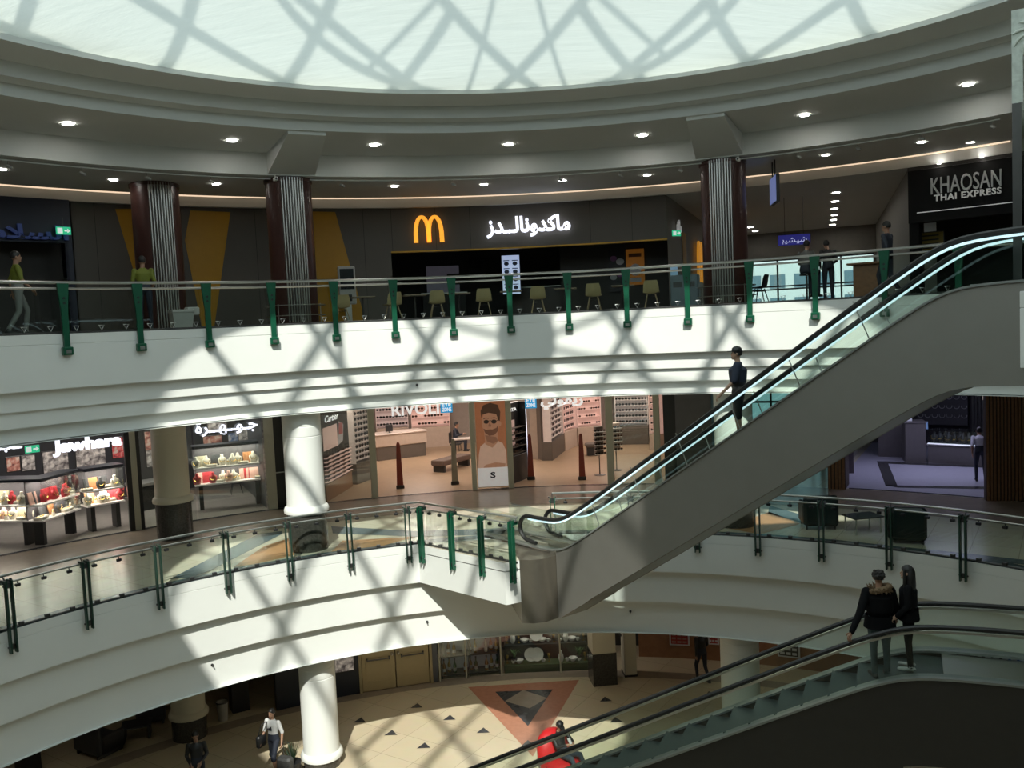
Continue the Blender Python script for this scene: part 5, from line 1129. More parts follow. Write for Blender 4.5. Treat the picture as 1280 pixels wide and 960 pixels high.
def vitrine(label, p, q, short, zb, zs, ztop, items, depth=.6, watts=10, lift=0):
    loc, rz, L = frame2(p, q); t = thing('vitrine', label, 'vitrine', loc, rz); X = V3(math.cos(rz), math.sin(rz), 0); Y = V3(-X.y, X.x, 0)
    b = MB(); b.rbox(-.03, L+.03, -.03, depth+.03, ztop, ztop+.09, .015); b.build('top', NAVYTOP, t)
    for i, z in enumerate((zb, zs)):
        b = MB(); b.rbox(0, L, 0, depth, z-.05, z, .008); b.build('shelf', SHELFW, t)
    b = MB(); b.box(0, L, depth-.02, depth, zb, ztop); b.build('back_panel', VBACK, t)
    b = MB(); b.box(0, L, 0, .008, zb, ztop); b.box(0, .008, .008, depth-.02, zb, ztop); b.box(L-.008, L, .008, depth-.02, zb, ztop); b.build('glass', GLASS, t)
    for x in (.12, L-.24): b = MB(); b.box(x, x+.12, .12, depth-.1, 0, zb-.05); b.build('leg', SAGED, t)
    for row, (z, nm) in zip(items, ((zb, ', lower shelf of '), (zs, ', upper shelf of '))):
        n = len(row)
        for i, k in enumerate(row):
            if k == ' ': continue
            yy = .30 if k.isupper() else .16+.06*((i*7) % 3)
            jewel(k, loc+X*(L*(i+.5)/n)+Y*yy+V3(0, 0, z), rz+.15*((i*5) % 3-1), nm+short, 'jewellery on'+nm[1:]+short)
    area('vitrine_light', loc+X*L/2+Y*.25+V3(0, 0, ztop-.02), L*.9, .3, watts, (1, .88, .78), (0, 0, rz)); area('vitrine_light', loc+X*L/2+Y*.25+V3(0, 0, zs-.06), L*.9, .3, watts*.7, (1, .88, .78), (0, 0, rz))
pC = flr(57, 683); pL_ = flr(-60, 683.5); pR_ = flr(104, 665)
vitrine('jewellery vitrine at the left edge with slate top and two lit shelves', pL_, pC-(pC-pL_).normalized()*.5, 'the vitrine at the left edge', .72, 1.15, 1.78, ['iGiitGtipciGti', 'ipctOiicGirtic'], watts=34)
vitrine('jewellery vitrine turning the corner, with red busts in its upper shelf', pC, pR_, 'the corner vitrine', .72, 1.15, 1.78, ['ttKcOdttc', 'BKrRrRrrt'], depth=.5, watts=26)
vitrine('small jewellery vitrine under the rounded white lettering', flr(112, 667), flr(159, 658), 'the small vitrine', .80, 1.22, 1.80, ['iOciitRr', 'tKOdKtic'], watts=26)
vitrine('jewellery vitrine in the window right of the cream column', flr(246, 640), flr(331, 630), 'the window vitrine', .85, 1.38, 2.0, ['rBRrtipicBRBt', 'iGitKiciitOic'], watts=32, depth=.5)
# framed pictures high on the back walls
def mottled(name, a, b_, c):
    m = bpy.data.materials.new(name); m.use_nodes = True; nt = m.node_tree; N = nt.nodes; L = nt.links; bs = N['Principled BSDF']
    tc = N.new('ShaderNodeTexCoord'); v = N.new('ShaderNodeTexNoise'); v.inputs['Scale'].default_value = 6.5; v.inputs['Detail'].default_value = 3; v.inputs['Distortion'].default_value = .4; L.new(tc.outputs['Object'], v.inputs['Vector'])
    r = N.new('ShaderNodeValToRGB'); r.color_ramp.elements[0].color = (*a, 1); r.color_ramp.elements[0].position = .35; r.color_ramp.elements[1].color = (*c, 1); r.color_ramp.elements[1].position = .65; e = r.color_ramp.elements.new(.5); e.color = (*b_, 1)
    L.new(v.outputs['Fac'], r.inputs[0]); L.new(r.outputs[0], bs.inputs['Base Color']); L.new(r.outputs[0], bs.inputs['Emission Color']); bs.inputs['Emission Strength'].default_value = .40; bs.inputs['Roughness'].default_value = .5; return m  # emission added so the prints look brightly lit
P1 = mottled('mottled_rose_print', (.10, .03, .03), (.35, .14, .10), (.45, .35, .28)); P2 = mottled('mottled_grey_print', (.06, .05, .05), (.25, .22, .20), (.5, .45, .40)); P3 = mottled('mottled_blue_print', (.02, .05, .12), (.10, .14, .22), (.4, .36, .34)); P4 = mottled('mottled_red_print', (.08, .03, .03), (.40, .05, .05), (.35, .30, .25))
def picture(px0, px1, y0, y1, R, m_, label):
    p, q = oncyl(px0, (y0+y1)/2, R), oncyl(px1, (y0+y1)/2, R); mid = oncyl((px0+px1)/2, y1, R); sc = (mid-ORG).length/FOC; loc, rz, w = frame2(V3(p.x, p.y, 0), V3(q.x, q.y, 0)); h = (y1-y0)*sc
    t = thing('wall_picture', label, 'picture', mid, rz); b = MB(); b.rbox(-w/2, w/2, 0, .05, 0, h, .01); b.build('frame', SAGED, t); b = MB(); b.box(-w/2+.03, w/2-.03, -.006, 0, .03, h-.03); b.build('print', m_, t)
picture(8, 27, 573, 590, 22.5, P1, 'rosy picture high on the wall above the left edge vitrine'); picture(27, 46, 571, 589, 22.5, P2, 'pale picture just right of the rosy one above the left edge vitrine')
picture(54, 88, 566, 591, 22.4, P2, 'grey picture of jewellery above the corner vitrine'); picture(95, 134, 557, 583, 22.4, P2, 'large grey picture above the small vitrine'); picture(140, 161, 548, 573, 22.4, P4, 'red and grey picture at the right end of the rounded lettering')
picture(181, 201, 540, 563, 22.6, P1, 'rosy picture left of the cream column, upper of two'); picture(183, 201, 563, 584, 22.6, P2, 'grey picture left of the cream column, lower of two')
picture(254, 279, 545, 562, 22.4, P1, 'rosy picture above the window vitrine by the cream column'); picture(285, 299, 541, 557, 22.4, P3, 'blue picture above the window vitrine by the cream column'); picture(298, 313, 537, 555, 22.4, P2, 'grey picture right of the blue one above the window vitrine'); picture(259, 285, 528, 539, 22.4, P2, 'topmost grey picture behind the Arabic lettering'); picture(322, 330, 521, 545, 21.5, MENUW, 'bright lilac picture strip beside the sage pier')
# drawer unit and entrance posts
p, q = flr(176, 640), flr(203, 634); loc, rz, L = frame2(p, q); t = thing('drawer_counter', 'dark counter with grey top inside the jewellery shop, left of the cream column', 'counter', loc, rz)
b = MB(); b.rbox(0, L+.6, 0, .7, .0, .80, .01); b.build('cabinet', SAGED, t); b = MB(); b.rbox(-.04, L+.65, -.05, .75, .80, .90, .01); b.build('top', mat('grey_top', (.22, .21, .20), .35), t)
for k in range(3): b = MB(); b.box(.1+k*.45, .5+k*.45, -.02, 0, .3, .7); b.build('drawer', GRAN, t)
for px, w_, m_, l in ((163, .07, SAGED, 'black entrance post left of the glass door'), (170, .09, SAGE, 'sage entrance post beside the small vitrine'), (176, .05, SAGED, 'black entrance post at the glass door of the jewellery shop')):
    a = phr(px, SR, -4.5); t = tag(MB().box(-w_, w_, -.06, .06, 0, zcl-ZM).build('entrance_post', m_), l, 'post'); put(t, pos(SR, a, ZM), -a)
pane(246, 331, 'glass of the jewellery window', SR-.03); pane(178, 244, 'glass of the jewellery door', SR+.05)
p = flr(296, 628)+V3(-.5, 1.6, 0); 
for k, dx in enumerate((0, 1.0)):
    t = dup(dkc, p+V3(dx, 0, 0), .4+k, 'black chair inside the jewellery window, %s of two' % ('left' if k == 0 else 'right'), 'black chairs in the jewellery shop')
for k in range(4):
    a = a_j0+(a_j1-a_j0)*(k+.5)/4; area('shop_light', pos(21.8, a, zcl-.03), 1.4, 1.4, 48, (1, .93, .88))
# ---------------------------------------------------------------- right: dark shop with the purple lit floor
PURF = mat('lilac_white_floor', (.50, .50, .60), .25, noise=.05)
m = MB(); DR_ = 19.15; m.rev([(DR_, ZM+.008), (29, ZM+.008)], ph19(1040), a_d1, 16)
m.mi = 1
for L_ in ([(1096, 577), (1109, 577), (1122, 608), (1107, 608)], [(1109, 577), (1232, 583), (1232, 585), (1109, 580)], [(1107, 607), (1240, 609), (1240, 612), (1122, 610)]):
    m.poly([flr(x, y)+V3(0, 0, .014) for x, y in L_])
struct(m.build('floor_shop', [PURF, DARKS]), 'lilac white floor with black inlaid frame in the dark shop')
b = MB(); b.rev([(29, ZM), (29, zcl)], ph19(1000), a_d1, 14); radial_wall(b, ph19(1000), 24, 29); struct(b.build('wall_dark_shop', mat('plum_wall', (.028, .026, .034), .5)), 'dark walls of the shop at the right')
m = MB(); m.rev([(DR_-.1, ZM+.012), (DR_+.02, ZM+.012)], ph19(1060), a_d1, 14); struct(m.build('trim_10', DARKS))
def slat_pillar(px0, px1, py, label, d=.9):
    p, q = flr(px0, py), flr(px1, py+1); loc, rz, L = frame2(V3(p.x, p.y, ZM), V3(q.x, q.y, ZM)); t = thing('slatted_pillar', label, 'pillar', loc, rz)
    b = MB(); b.box(0, L, 0, d, 0, zcl-ZM); b.build('core', mat('pillar_core', (.05, .028, .015), .5), t); b = MB(); n = int(L/.085)
    for k in range(n): b.box(L*(k+.2)/n, L*(k+.8)/n, -.04, 0, 0, zcl-ZM)
    b.build('slats', WOOD, t); return t
slat_pillar(1233, 1345, 626, 'wide slatted wood pillar at the right edge', .25); slat_pillar(1035, 1057, 611, 'slatted wood pillar under the tall escalator')
p = flr(1062, 592); t = tag(MB().rbox(-.14, .14, 0, .2, .0, 1.5, .01).build('notice_stand', mat('plum_grey', (.11, .09, .10), .5)), 'plum grey panel standing beside the slatted wood pillar', 'panel'); put(t, p, -.2)
CNT = mat('grey_stone_counter', (.13, .12, .12), .4, noise=.15)
p, q = flr(1098, 579), flr(1130, 576.5); 
def counter(px0, y0, px1, y1, h, label, d=.8, gl=False):
    p, q = flr(px0, y0), flr(px1, y1); loc, rz, L = frame2(p, q); t = thing('shop_counter', label, 'counter', loc, rz)
    b = MB(); b.rbox(0, L, 0, d, 0, h*(.55 if gl else .97), .01); b.build('cabinet', CNT, t); b = MB(); b.rbox(-.03, L+.03, -.03, d+.03, h*.97 if not gl else h*.55, h if not gl else h*.6, .01); b.build('top', STEEL if gl else CNT, t)
    if gl: b = MB(); b.box(0, L, .0, .01, h*.6, h); b.box(0, L, 0, d, h-.012, h); b.build('glass_case', GLASS, t); b = MB(); b.box(0, L, .0, .05, h*.6, h*.62); b.build('light_bar', mat('cool_light_bar', (.8, .85, 1), emit=.7), t)
    return t, loc, rz, L
counter(1098, 571, 1130, 572, 1.55, 'tall grey stone counter behind the slatted pillar'); counter(1132, 579, 1158, 579, 1.45, 'grey stone cabinet left of the glass counter'); tg, lg, rg, Lg = counter(1160, 579, 1240, 584, 1.15, 'glass topped display counter along the dark shop', gl=True)
X = V3(math.cos(rg), math.sin(rg), 0); Y = V3(-X.y, X.x, 0); hd = MB().loft([[(.05*math.cos(k*PI/4), .035*math.sin(k*PI/4), z) for k in range(8)] for z in (0, .12)]).mesh('box', DKBUST)
for k in range(12):
    t = thing('jewellery_stand', 'small dark jewellery stand on the glass topped counter, %s from the left' % nth(k), 'stand', lg+X*(.15+k*(Lg-.3)/11)+Y*(.25+.12*(k % 3))+V3(0, 0, .72), rg, 'jewellery stands on the glass counter'); t.scale = (1.8,)*3; meshobj('bust', bm['d'], t); meshobj('necklace', nm_, t)
for k, (px, l) in enumerate(((1142, 'white price card on the grey cabinet'), (1162, 'blue and white card at the left end of the glass counter'))):
    p = flr(px, 579)+V3(.0, .3, 1.455 if k == 0 else 1.15+.01); t = tag(MB().loft([[(-.1, 0, 0), (.1, 0, 0), (.1, .1, 0), (-.1, .1, 0)], [(-.1, .045, .26), (.1, .045, .26), (.1, .055, .26), (-.1, .055, .26)]]).build('price_card', mat('card_white' if k == 0 else 'card_blue', (.6, .62, .7) if k == 0 else (.2, .35, .6), .5, emit=.15)), l, 'card'); put(t, p, -.3)
# necklace wall
a = phr(1177, 28.4, -4); pw = pos(28.5, a, ZM); wsc = pw.y/FOC; t = thing('necklace_wall', 'dark wall board with three rows of necklaces', 'board', pw+V3(0, 0, 1.45), -a); WW = 58*wsc; b = MB(); b.rbox(-WW/2, WW/2, 0, .2, -.6, .75, .01); b.build('board', DKBUST, t); 
nk = MB(); nk.tube([(.095*math.sin(q), -.03, .0-.095*math.cos(q)) for q in [rad(z) for z in range(-105, 106, 15)]], .014, 6); nk = nk.mesh('chain', mat('pearl', (.45, .45, .47), .3, .3), True); nb = MB().rbox(-.11, .11, -.015, .015, -.13, .11, .012).mesh('pad', mat('velvet_pad', (.02, .02, .028), .6))
for r in range(3):
    for c in range(7):
        o = thing('necklace', 'silver necklace on the dark wall board, %s row down, %s from left' % (nth(r), nth(c)), 'necklace', pw+V3(math.cos(a), -math.sin(a), 0)*(WW*(c+.5)/7-WW/2)+V3(-math.sin(a), -math.cos(a), 0)*.018*-1+V3(0, 0, 1.95-r*.36), -a, 'necklaces on the dark wall board'); meshobj('pad', nb, o); meshobj('chain', nk, o)
pw2 = pos(28.4, phr(1231, 28.3, -4), ZM); t = thing('slat_screen', 'dark slatted screen right of the necklace wall', 'screen wall', pw2, -phi_of(pw2)); b = MB()
for k in range(9): b.box(-.45+k*.12, -.39+k*.12, 0, .1, 0, zcl-ZM)
b.build('slats', DSTEEL, t); b = MB(); b.box(-.48, .7, .1, .16, 0, zcl-ZM); b.build('backing', DKBUST, t); b = MB(); b.box(-.08, .08, -.02, 0, 1.85, 2.0); b.build('lit_notice', mat('lit_notice', (.7, .6, .5), emit=.4), t)
for px, py, w_ in ((1110, 590, 110), (1180, 590, 130), (1240, 590, 110), (1180, 600, 60)):
    p = flr(px, py); area('shop_light', V3(p.x, p.y, zcl-.04), 1.5, 1.5, w_*.22, (.70, .70, 1))
p = flr(1226, 603); person('person', 'person in white shirt and dark trousers walking, half hidden by the wide slatted pillar', p, rad(160), dict(walk, chest=(0, -.12, 1.28), waist=(0, -.05, 1.1), neck=(0, -.2, 1.42), head=(0, -.28, 1.55), shL=(.18, -.16, 1.37), shR=(-.18, -.16, 1.37)), mat('white_shirt', (.55, .55, .62), .7), 'short', NAVYT)
# bright glazed link behind the escalator
t = bpy.data.objects.new('window_3', None); C.objects.link(t); pE, qE = pos(26, phr(890, 26, -3), ZM), pos(26, phr(1040, 26, -3), ZM); loc, rz, L = frame2(pE, qE); put(t, loc, rz); struct(t, 'bright teal glazed link on the middle gallery behind the escalator'); t['category'] = 'window'
b = MB(); n = 6
for k in range(n+1): b.box(L*k/n-.04, L*k/n+.04, 0, .1, 0, zcl-ZM)
for z in (.9, 1.05, 2.0, 2.8): b.box(0, L, .01, .09, z-.04, z+.04)
b.build('mullions', DSTEEL, t); b = MB(); b.box(0, L, .04, .05, 0, zcl-ZM); b.build('pane', mat('frosted_daylight_glass', (.35, .62, .66), .15, emit=.42, ecol=(.38, .78, .82)), t)
b = MB(); 
for a, r0, r1 in ((a_c1, SR, 26), (ph19(1034), SR, 26)): radial_wall(b, a, r0, r1)
struct(b.build('wall_link', mat('link_wall', (.25, .25, .24), .6)))
# lounge chairs and low table
CHG = mat('black_green_leather', (.012, .022, .022), .35, noise=.2)
def tub_chair(name, label, p, rz, group):
    t = thing(name, label, 'armchair', p, rz, group); b = MB(); b.rbox(-.40, .40, -.38, .30, .10, .42, .05); b.build('seat', CHG, t); b = MB(); b.rbox(-.42, .42, .28, .44, .10, .86, .07); b.build('backrest', CHG, t)
    for s in (-1, 1): b = MB(); b.rbox(min(s*.42, s*.30), max(s*.42, s*.30), -.38, .30, .10, .64, .05); b.build('armrest', CHG, t)
    for sx in (-1, 1):
        for sy in (-1, 1): b = MB(); b.cyl((sx*.34, sy*.32, 0), .025, .11, 8); b.build('foot', DSTEEL, t)
    return t
tub_chair('tub_chair', 'dark green tub chair left of the low table, back to the rail', flr(1029, 662)+V3(0, .35, 0), rad(172), 'tub chairs on the middle gallery'); tub_chair('tub_chair', 'dark green tub chair right of the low table, back to the rail', flr(1141, 680)+V3(0, .35, 0), rad(160), 'tub chairs on the middle gallery')
p = flr(1085, 668)+V3(0, .3, 0); t = thing('coffee_table', 'low glass coffee table between the two tub chairs', 'table', p, .2); b = MB(); b.rbox(-.4, .4, -.3, .3, .38, .41, .01); b.build('tabletop', mat('glossy_top', (.06, .07, .07), .08), t)
for sx in (-1, 1):
    for sy in (-1, 1): b = MB(); b.cyl((sx*.33, sy*.23, 0), .018, .38, 8); b.build('leg', STEEL, t)
# grazing strip on the ceiling of the middle gallery
for k, (px, py) in enumerate(((140, 640), (520, 620), (720, 612), (1100, 640))):
    pass
CLOTHB = mat('black_cloth', (.007, .007, .008), .9, spec=.15)
# ---------------------------------------------------------------- ground floor
GR = 17.3; zgc = EYE-8.16
def gnd(px, py): return onz(px, py, ZG)
def phg(px, R=GR): return phr(px, R, -10.5)
def arcwall(name, px0, px1, R, m_, label, th=.25, z0=ZG, z1=zgc):
    b = MB(); a0, a1 = phg(px0, R), phg(px1, R); b.rev([(R+th, z0), (R, z0), (R, z1), (R+th, z1)], a0, a1, 8, True)
    for a in (a0, a1): p, q = pos(R, a), pos(R+th, a); b.poly([(p.x, p.y, z0), (q.x, q.y, z0), (q.x, q.y, z1), (p.x, p.y, z1)])
    return struct(b.build(name, m_), label)
arcwall('wall_blue', 345, 451, GR, mat('ink_blue_wall', (.014, .02, .035), .4), 'ink blue wall left of the cream double door')
arcwall('wall_panel', 538, 547, GR, mat('slate_panel', (.10, .11, .13), .4), 'slate panel right of the cream double door')
arcwall('wall_brown', -220, 345, 21.5, mat('dark_brown_wall', (.05, .035, .025), .6), 'dark brown wall under the gallery at left')
WOODW = mat('orange_wood_wall', (.27, .13, .065), .45, noise=.3, scale=5)
arcwall('wall_wood', 798, 1120, 18.6, WOODW, 'orange brown wood wall with posters at the right')
arcwall('wall_behind', 540, 800, 19.6, DARKW, 'dark back of the shop window')
for px, y, l in ((392, 842, 'left'), (430, 828, 'right')):
    p = oncyl(px, y, GR-.03); rz = -phi_of(p); t = thing('wall_picture', 'pale framed picture on the ink blue wall, %s of two' % l, 'picture', p+V3(0, 0, -.3), rz, 'pictures on the ink blue wall'); b = MB(); b.rbox(-.32, .32, -.04, 0, 0, .72, .01); b.build('frame', SAGED, t); b = MB(); b.box(-.28, .28, -.046, -.04, .04, .68); b.build('print', P2, t)
# cream double door
a0, a1 = phg(452), phg(537); p, q = pos(GR, a0, ZG), pos(GR, a1, ZG); loc, rz, L = frame2(p, q)
DOORC = mat('cream_door', (.46, .38, .22), .5, noise=.05); t = bpy.data.objects.new('door_3', None); C.objects.link(t); put(t, loc, rz); struct(t, 'cream double door with push bars'); t['category'] = 'door'
b = MB(); b.box(-.08, 0, -.06, .2, 0, zgc); b.box(L, L+.08, -.06, .2, 0, zgc); b.box(-.08, L+.08, -.06, .2, 2.75, zgc); b.build('door_frame', mat('cream_frame', (.40, .34, .2), .5), t)
for s in (0, 1):
    x0 = .01+s*(L/2); x1 = x0+L/2-.03; b = MB(); b.rbox(x0, x1, 0, .06, .02, 2.74, .01); b.box(x0+.12, x1-.12, -.012, 0, .3, .32); b.box(x0+.12, x1-.12, -.012, 0, 2.5, 2.52); b.box(x0+.12, x0+.14, -.012, 0, .3, 2.52); b.box(x1-.14, x1-.12, -.012, 0, .3, 2.52); d = b.build('door_leaf', DOORC, t)
    b = MB(); b.tube([(x0+.18, -.09, 1.02), (x1-.18, -.09, 1.02)], .022, 8); b.box(x0+.16, x0+.2, -.1, 0, .98, 1.06); b.box(x1-.2, x1-.16, -.1, 0, .98, 1.06); b.build('push_bar', DSTEEL, d)
    b = MB(); xm = x1-.08 if s == 0 else x0+.08; b.cap((xm, -.02, 1.12), (xm, -.08, 1.12), .045); b.build('lock', STEEL, d, True)
    b = MB(); xm = (x0+x1)/2; 
    for k in range(5): b.box(xm-.16, xm+.16, -.014, 0, 2.0+k*.05, 2.03+k*.05)
    b.build('vent_grille', DSTEEL, d)
# homeware display window
DSPB = mat('display_black', (.02, .022, .02), .5); MOSS = mat('moss', (.03, .06, .02), .9, noise=.5, scale=30)
a0, a1 = phg(549), phg(738); 
b = MB(); b.rev([(GR+.012, ZG+.05), (GR, ZG+.05), (GR, zgc), (GR+.012, zgc)], a0, a1, 12, True); struct(b.build('window_4', GLASS), 'glass of the homeware display window')
b = MB(); 
for px in (549, 582, 626, 700, 737): a = phg(px); p = pos(GR-.02, a); b.cyl((p.x, p.y, ZG), .025, zgc, 8)
struct(b.build('trim_11', SAGE), 'thin frames of the homeware window')
p, q = pos(GR+.15, phg(552)), pos(GR+.15, phg(625)); loc, rz, L = frame2(V3(p.x, p.y, ZG), V3(q.x, q.y, ZG)); X = V3(math.cos(rz), math.sin(rz), 0); Y = V3(-X.y, X.x, 0)
t = thing('bottle_shelf', 'black shelving of bottles behind the homeware window, left half', 'shelf', loc, rz); b = MB(); b.box(0, L, .5, .55, 0, 2.6); b.build('back_panel', mat('pale_lit_back', (.35, .36, .36), .5, emit=.06), t)
for z in (.12, .72, 1.32, 1.95): b = MB(); b.rbox(0, L, 0, .5, z-.04, z, .006); b.build('shelf', DSPB if z < 1 else STEEL, t)
for x in (0, L*.47, L-.04): b = MB(); b.box(x, x+.04, 0, .5, 0, 1.32 if x else 2.6); b.build('upright', DSPB, t)
bot_p = [(.035, 0), (.042, .01), (.042, .18), (.03, .22), (.014, .25), (.014, .31), (.018, .315), (.018, .33)]
bots = [MB().lathe(bot_p, 12).mesh('bottle', m_, True) for m_ in (mat('amber_glass', (.30, .13, .03), .15), mat('clear_bottle', (.55, .56, .54), .15), mat('green_bottle', (.05, .12, .05), .2), mat('gold_bottle', (.55, .38, .10), .25, .6))]
capm = MB().lathe([(.019, .31), (.019, .35), (.0, .35)], 10).mesh('cap', BLACK, True); labm = MB().lathe([(.043, .05), (.043, .13)], 12, caps=False).mesh('bottle_label', WHP, True)
bc = 0
for r, (z, n) in enumerate(((.12, 11), (.72, 11), (1.32, 12), (1.95, 8))):
    for k in range(n):
        if r < 2 and k % 4 == 3: continue
        g = (k*3+r) % 4; t = thing('bottle', '%s bottle on the %s tier up of the homeware shelf, %s from left' % (['amber', 'clear', 'green', 'gold'][g], nth(r), nth(k)), 'bottle', loc+X*(L*(k+.5)/n)+Y*(.15+.1*(k % 2))+V3(0, 0, z), 0, 'bottles behind the homeware window'); t.scale = (1.35,)*3
        meshobj('bottle', bots[g], t); meshobj('cap', capm, t); meshobj('bottle_label', labm, t)
area('window_light', loc+X*L/2+Y*.1+V3(0, 0, 2.7), L, .3, 14, (1, .93, .82), (0, 0, rz))
p, q = pos(GR+.15, phg(630)), pos(GR+.15, phg(735)); loc, rz, L = frame2(V3(p.x, p.y, ZG), V3(q.x, q.y, ZG)); X = V3(math.cos(rz), math.sin(rz), 0); Y = V3(-X.y, X.x, 0)
t = thing('display_plinth', 'stepped dark green display plinth behind the homeware window, right half', 'plinth', loc, rz)
for k, (y0, z) in enumerate(((0, .25), (.45, .75), (.9, 1.2))): b = MB(); b.rbox(0, L, y0, y0+.45, 0, z, .01); b.build('step', MOSS if k == 0 else DSPB, t)
t = thing('backdrop', 'dark backdrop with pink panel behind the crockery', 'backdrop', loc+Y*1.42, rz); b = MB(); b.box(0, L, 0, .05, 0, 2.7); b.build('panel', DSPB, t); b = MB(); b.box(L*.55, L*.82, -.03, 0, 1.25, 2.3); b.build('red_panel', mat('crimson_panel', (.22, .015, .04), .5, emit=.03), t); b = MB(); b.box(L*.1, L*.95, -.02, 0, 2.3, 2.66); b.build('pale_panel', mat('pink_panel', (.5, .36, .38), .5, emit=.08), t)
PORC = mat('porcelain', (.65, .64, .60), .25, emit=.04)
plate = MB().lathe([(.001, .0), (.10, 0), (.17, .025), (.172, .032), (.10, .012), (.001, .01)], 24, caps=False).mesh('plate', PORC, True); bowl = MB().lathe([(.05, 0), (.055, .01), (.10, .05), (.115, .09), (.108, .09), (.09, .05), (.04, .02), (.001, .018)], 20, caps=False).mesh('bowl', PORC, True); vase = MB().lathe([(.05, 0), (.075, .08), (.06, .18), (.025, .24), (.035, .28)], 16).mesh('vase', PORC, True)
cupm = MB().lathe([(.03, 0), (.042, .03), (.045, .075), (.04, .075), (.036, .03), (.001, .01)], 16, caps=False); cupm.tube([(.044, 0, .06), (.068, 0, .055), (.066, 0, .03), (.042, 0, .025)], .006, 5); cupm = cupm.mesh('cup', PORC, True)
gobl = MB().lathe([(.035, 0), (.035, .006), (.006, .012), (.006, .10), (.03, .13), (.038, .18), (.034, .21)], 14).mesh('goblet', bots[3].materials[0], True); kinds_ = {'p': ('plate', plate), 'b': ('bowl', bowl), 'v': ('vase', vase), 'c': ('cup', cupm), 'g': ('goblet', gobl)}
cn = {}
for r, (z, y, row) in enumerate(((.25, .2, 'gcb ppcg vcbcg'), (.75, .65, 'gvgbcpbcgcvbcg'), (1.2, 1.1, 'gvgppPpgv gvcg'))):
    n = len(row)
    for k, ch_ in enumerate(row):
        if ch_ == ' ': continue
        nm, me = kinds_[ch_.lower()]; cn[(nm, r)] = cn.get((nm, r), 0)+1; big = 1.5 if ch_ == 'P' else 1.25
        t = thing(nm, '%s %s on the %s step up of the dark green plinth, %s from left' % ({'goblet': 'gold'}.get(nm, 'white'), nm, nth(r), nth(cn[(nm, r)]-1)), nm, loc+X*(L*(k+.5)/n)+Y*y+V3(0, 0, z+(.21*big if nm == 'plate' else 0.002)), rz, 'crockery behind the homeware window'); t.scale = (big,)*3
        o = meshobj(nm, me, t)
        if nm == 'plate':
            o.rotation_euler = (rad(75), 0, 0); b = MB(); b.tube([(-.06, .06, -.168), (-.06, -.03, -.165), (-.06, -.035, -.12)], .006, 4); b.tube([(.06, .06, -.168), (.06, -.03, -.165), (.06, -.035, -.12)], .006, 4); b.tube([(-.06, .06, -.168), (0, .05, .05), (.06, .06, -.168)], .006, 4); b.build('plate_stand', DSTEEL, t)
for k in range(2):
    t = thing('fern', 'green fern on the dark green plinth, %s side' % ('left', 'right')[k], 'plant', loc+X*(L*(.12 if k == 0 else .9))+Y*.3+V3(0, 0, .25), 0); b = MB()
    for j in range(16):
        a = j*2.4; r_ = .16+.06*(j % 3); b.loft([[(w_*math.cos(a+PI/2)+s_*r_*math.cos(a), w_*math.sin(a+PI/2)+s_*r_*math.sin(a), .12+.75*s_-.55*s_*s_) for w_ in (-.02*(1-s_)-.003, .02*(1-s_)+.003)] for s_ in (0, .35, .7, 1)], False)
    b.build('fronds', mat('fern_green', (.05, .13, .03), .6), t); b = MB(); b.lathe([(.08, 0), (.11, .14), (.10, .14), (.001, .12)], 16); b.build('pot', DSPB, t, True)
area('window_light', loc+X*L/2+Y*.3+V3(0, 0, 2.75), L, .5, 26, (1, .93, .82), (0, 0, rz))
# pillars
def sq_pillar(px, py, w, d, base, label, rz_=None):
    p = gnd(px, py); rz = -phi_of(p)+.25 if rz_ is None else rz_; t = thing('pillar', label, 'pillar', p, rz)
    b = MB(); b.box(-w/2-.015, w/2+.015, -.015, d+.015, 0, base); b.build('plinth', GRAN, t); b = MB(); b.rbox(-w/2, w/2, 0, d, base, zgc, .008); b.build('shaft', CREAM, t); return t
sq_pillar(757, 857, .72, .72, 1.0, 'square cream pillar with black plinth right of the homeware window'); sq_pillar(789, 846, .38, .5, .06, 'narrow cream pillar right of the square one')
t = thing('hanging_letters', 'column of dark letters hanging between the two cream pillars', 'sign', gnd(780, 846)+V3(.02, .3, 0), 0)
for k in range(5): b = MB(); b.lathe([(.05, 0), (.11, 0), (.11, .03), (.05, .03)], 12, caps=False); b.v = [(x, -z, y) for x, y, z in b.v]; o = b.build('letter', DSTEEL, t); o.location = (0, 0, 1.3+k*.3)
# posters and fittings of the wood wall
def gposter(px0, px1, y0, y1, label, mats, rows=4, R=18.5):
    p, q = oncyl(px0, (y0+y1)/2, R), oncyl(px1, (y0+y1)/2, R); mid = oncyl((px0+px1)/2, y1, R); sc = (mid-ORG).length/FOC*1.05; loc, rz, w = frame2(V3(p.x, p.y, 0), V3(q.x, q.y, 0)); h = (y1-y0)*sc
    t = thing('poster', label, 'poster', mid, rz, 'posters on the wood wall'); b = MB(); b.rbox(-w/2, w/2, 0, .05, 0, h, .01); b.build('frame', WHP, t); b = MB(); b.box(-w/2+.05, w/2-.05, -.006, 0, .05, h-.05); b.mi = 1
    for k in range(rows):
        for c in range(3): b.box(-w*.38+c*w*.27, -w*.38+c*w*.27+w*.2, -.01, -.006, .09+k*(h-.15)/rows, .09+k*(h-.15)/rows+(h-.15)/rows*.55)
    b.build('print', mats, t)
gposter(837, 862, 786, 807, 'dark red poster with pale frame on the wood wall, left of the walking person', [REDP, mat('dull_pink_print', (.35, .2, .18), .5)]); gposter(972, 1000, 797, 822, 'dark poster with pale lettering on the wood wall, right of the grey column', [DKP, WHP]); gposter(885, 899, 792, 806, 'small red poster on the wood wall beside the walking person', [REDP, WHP], 2)
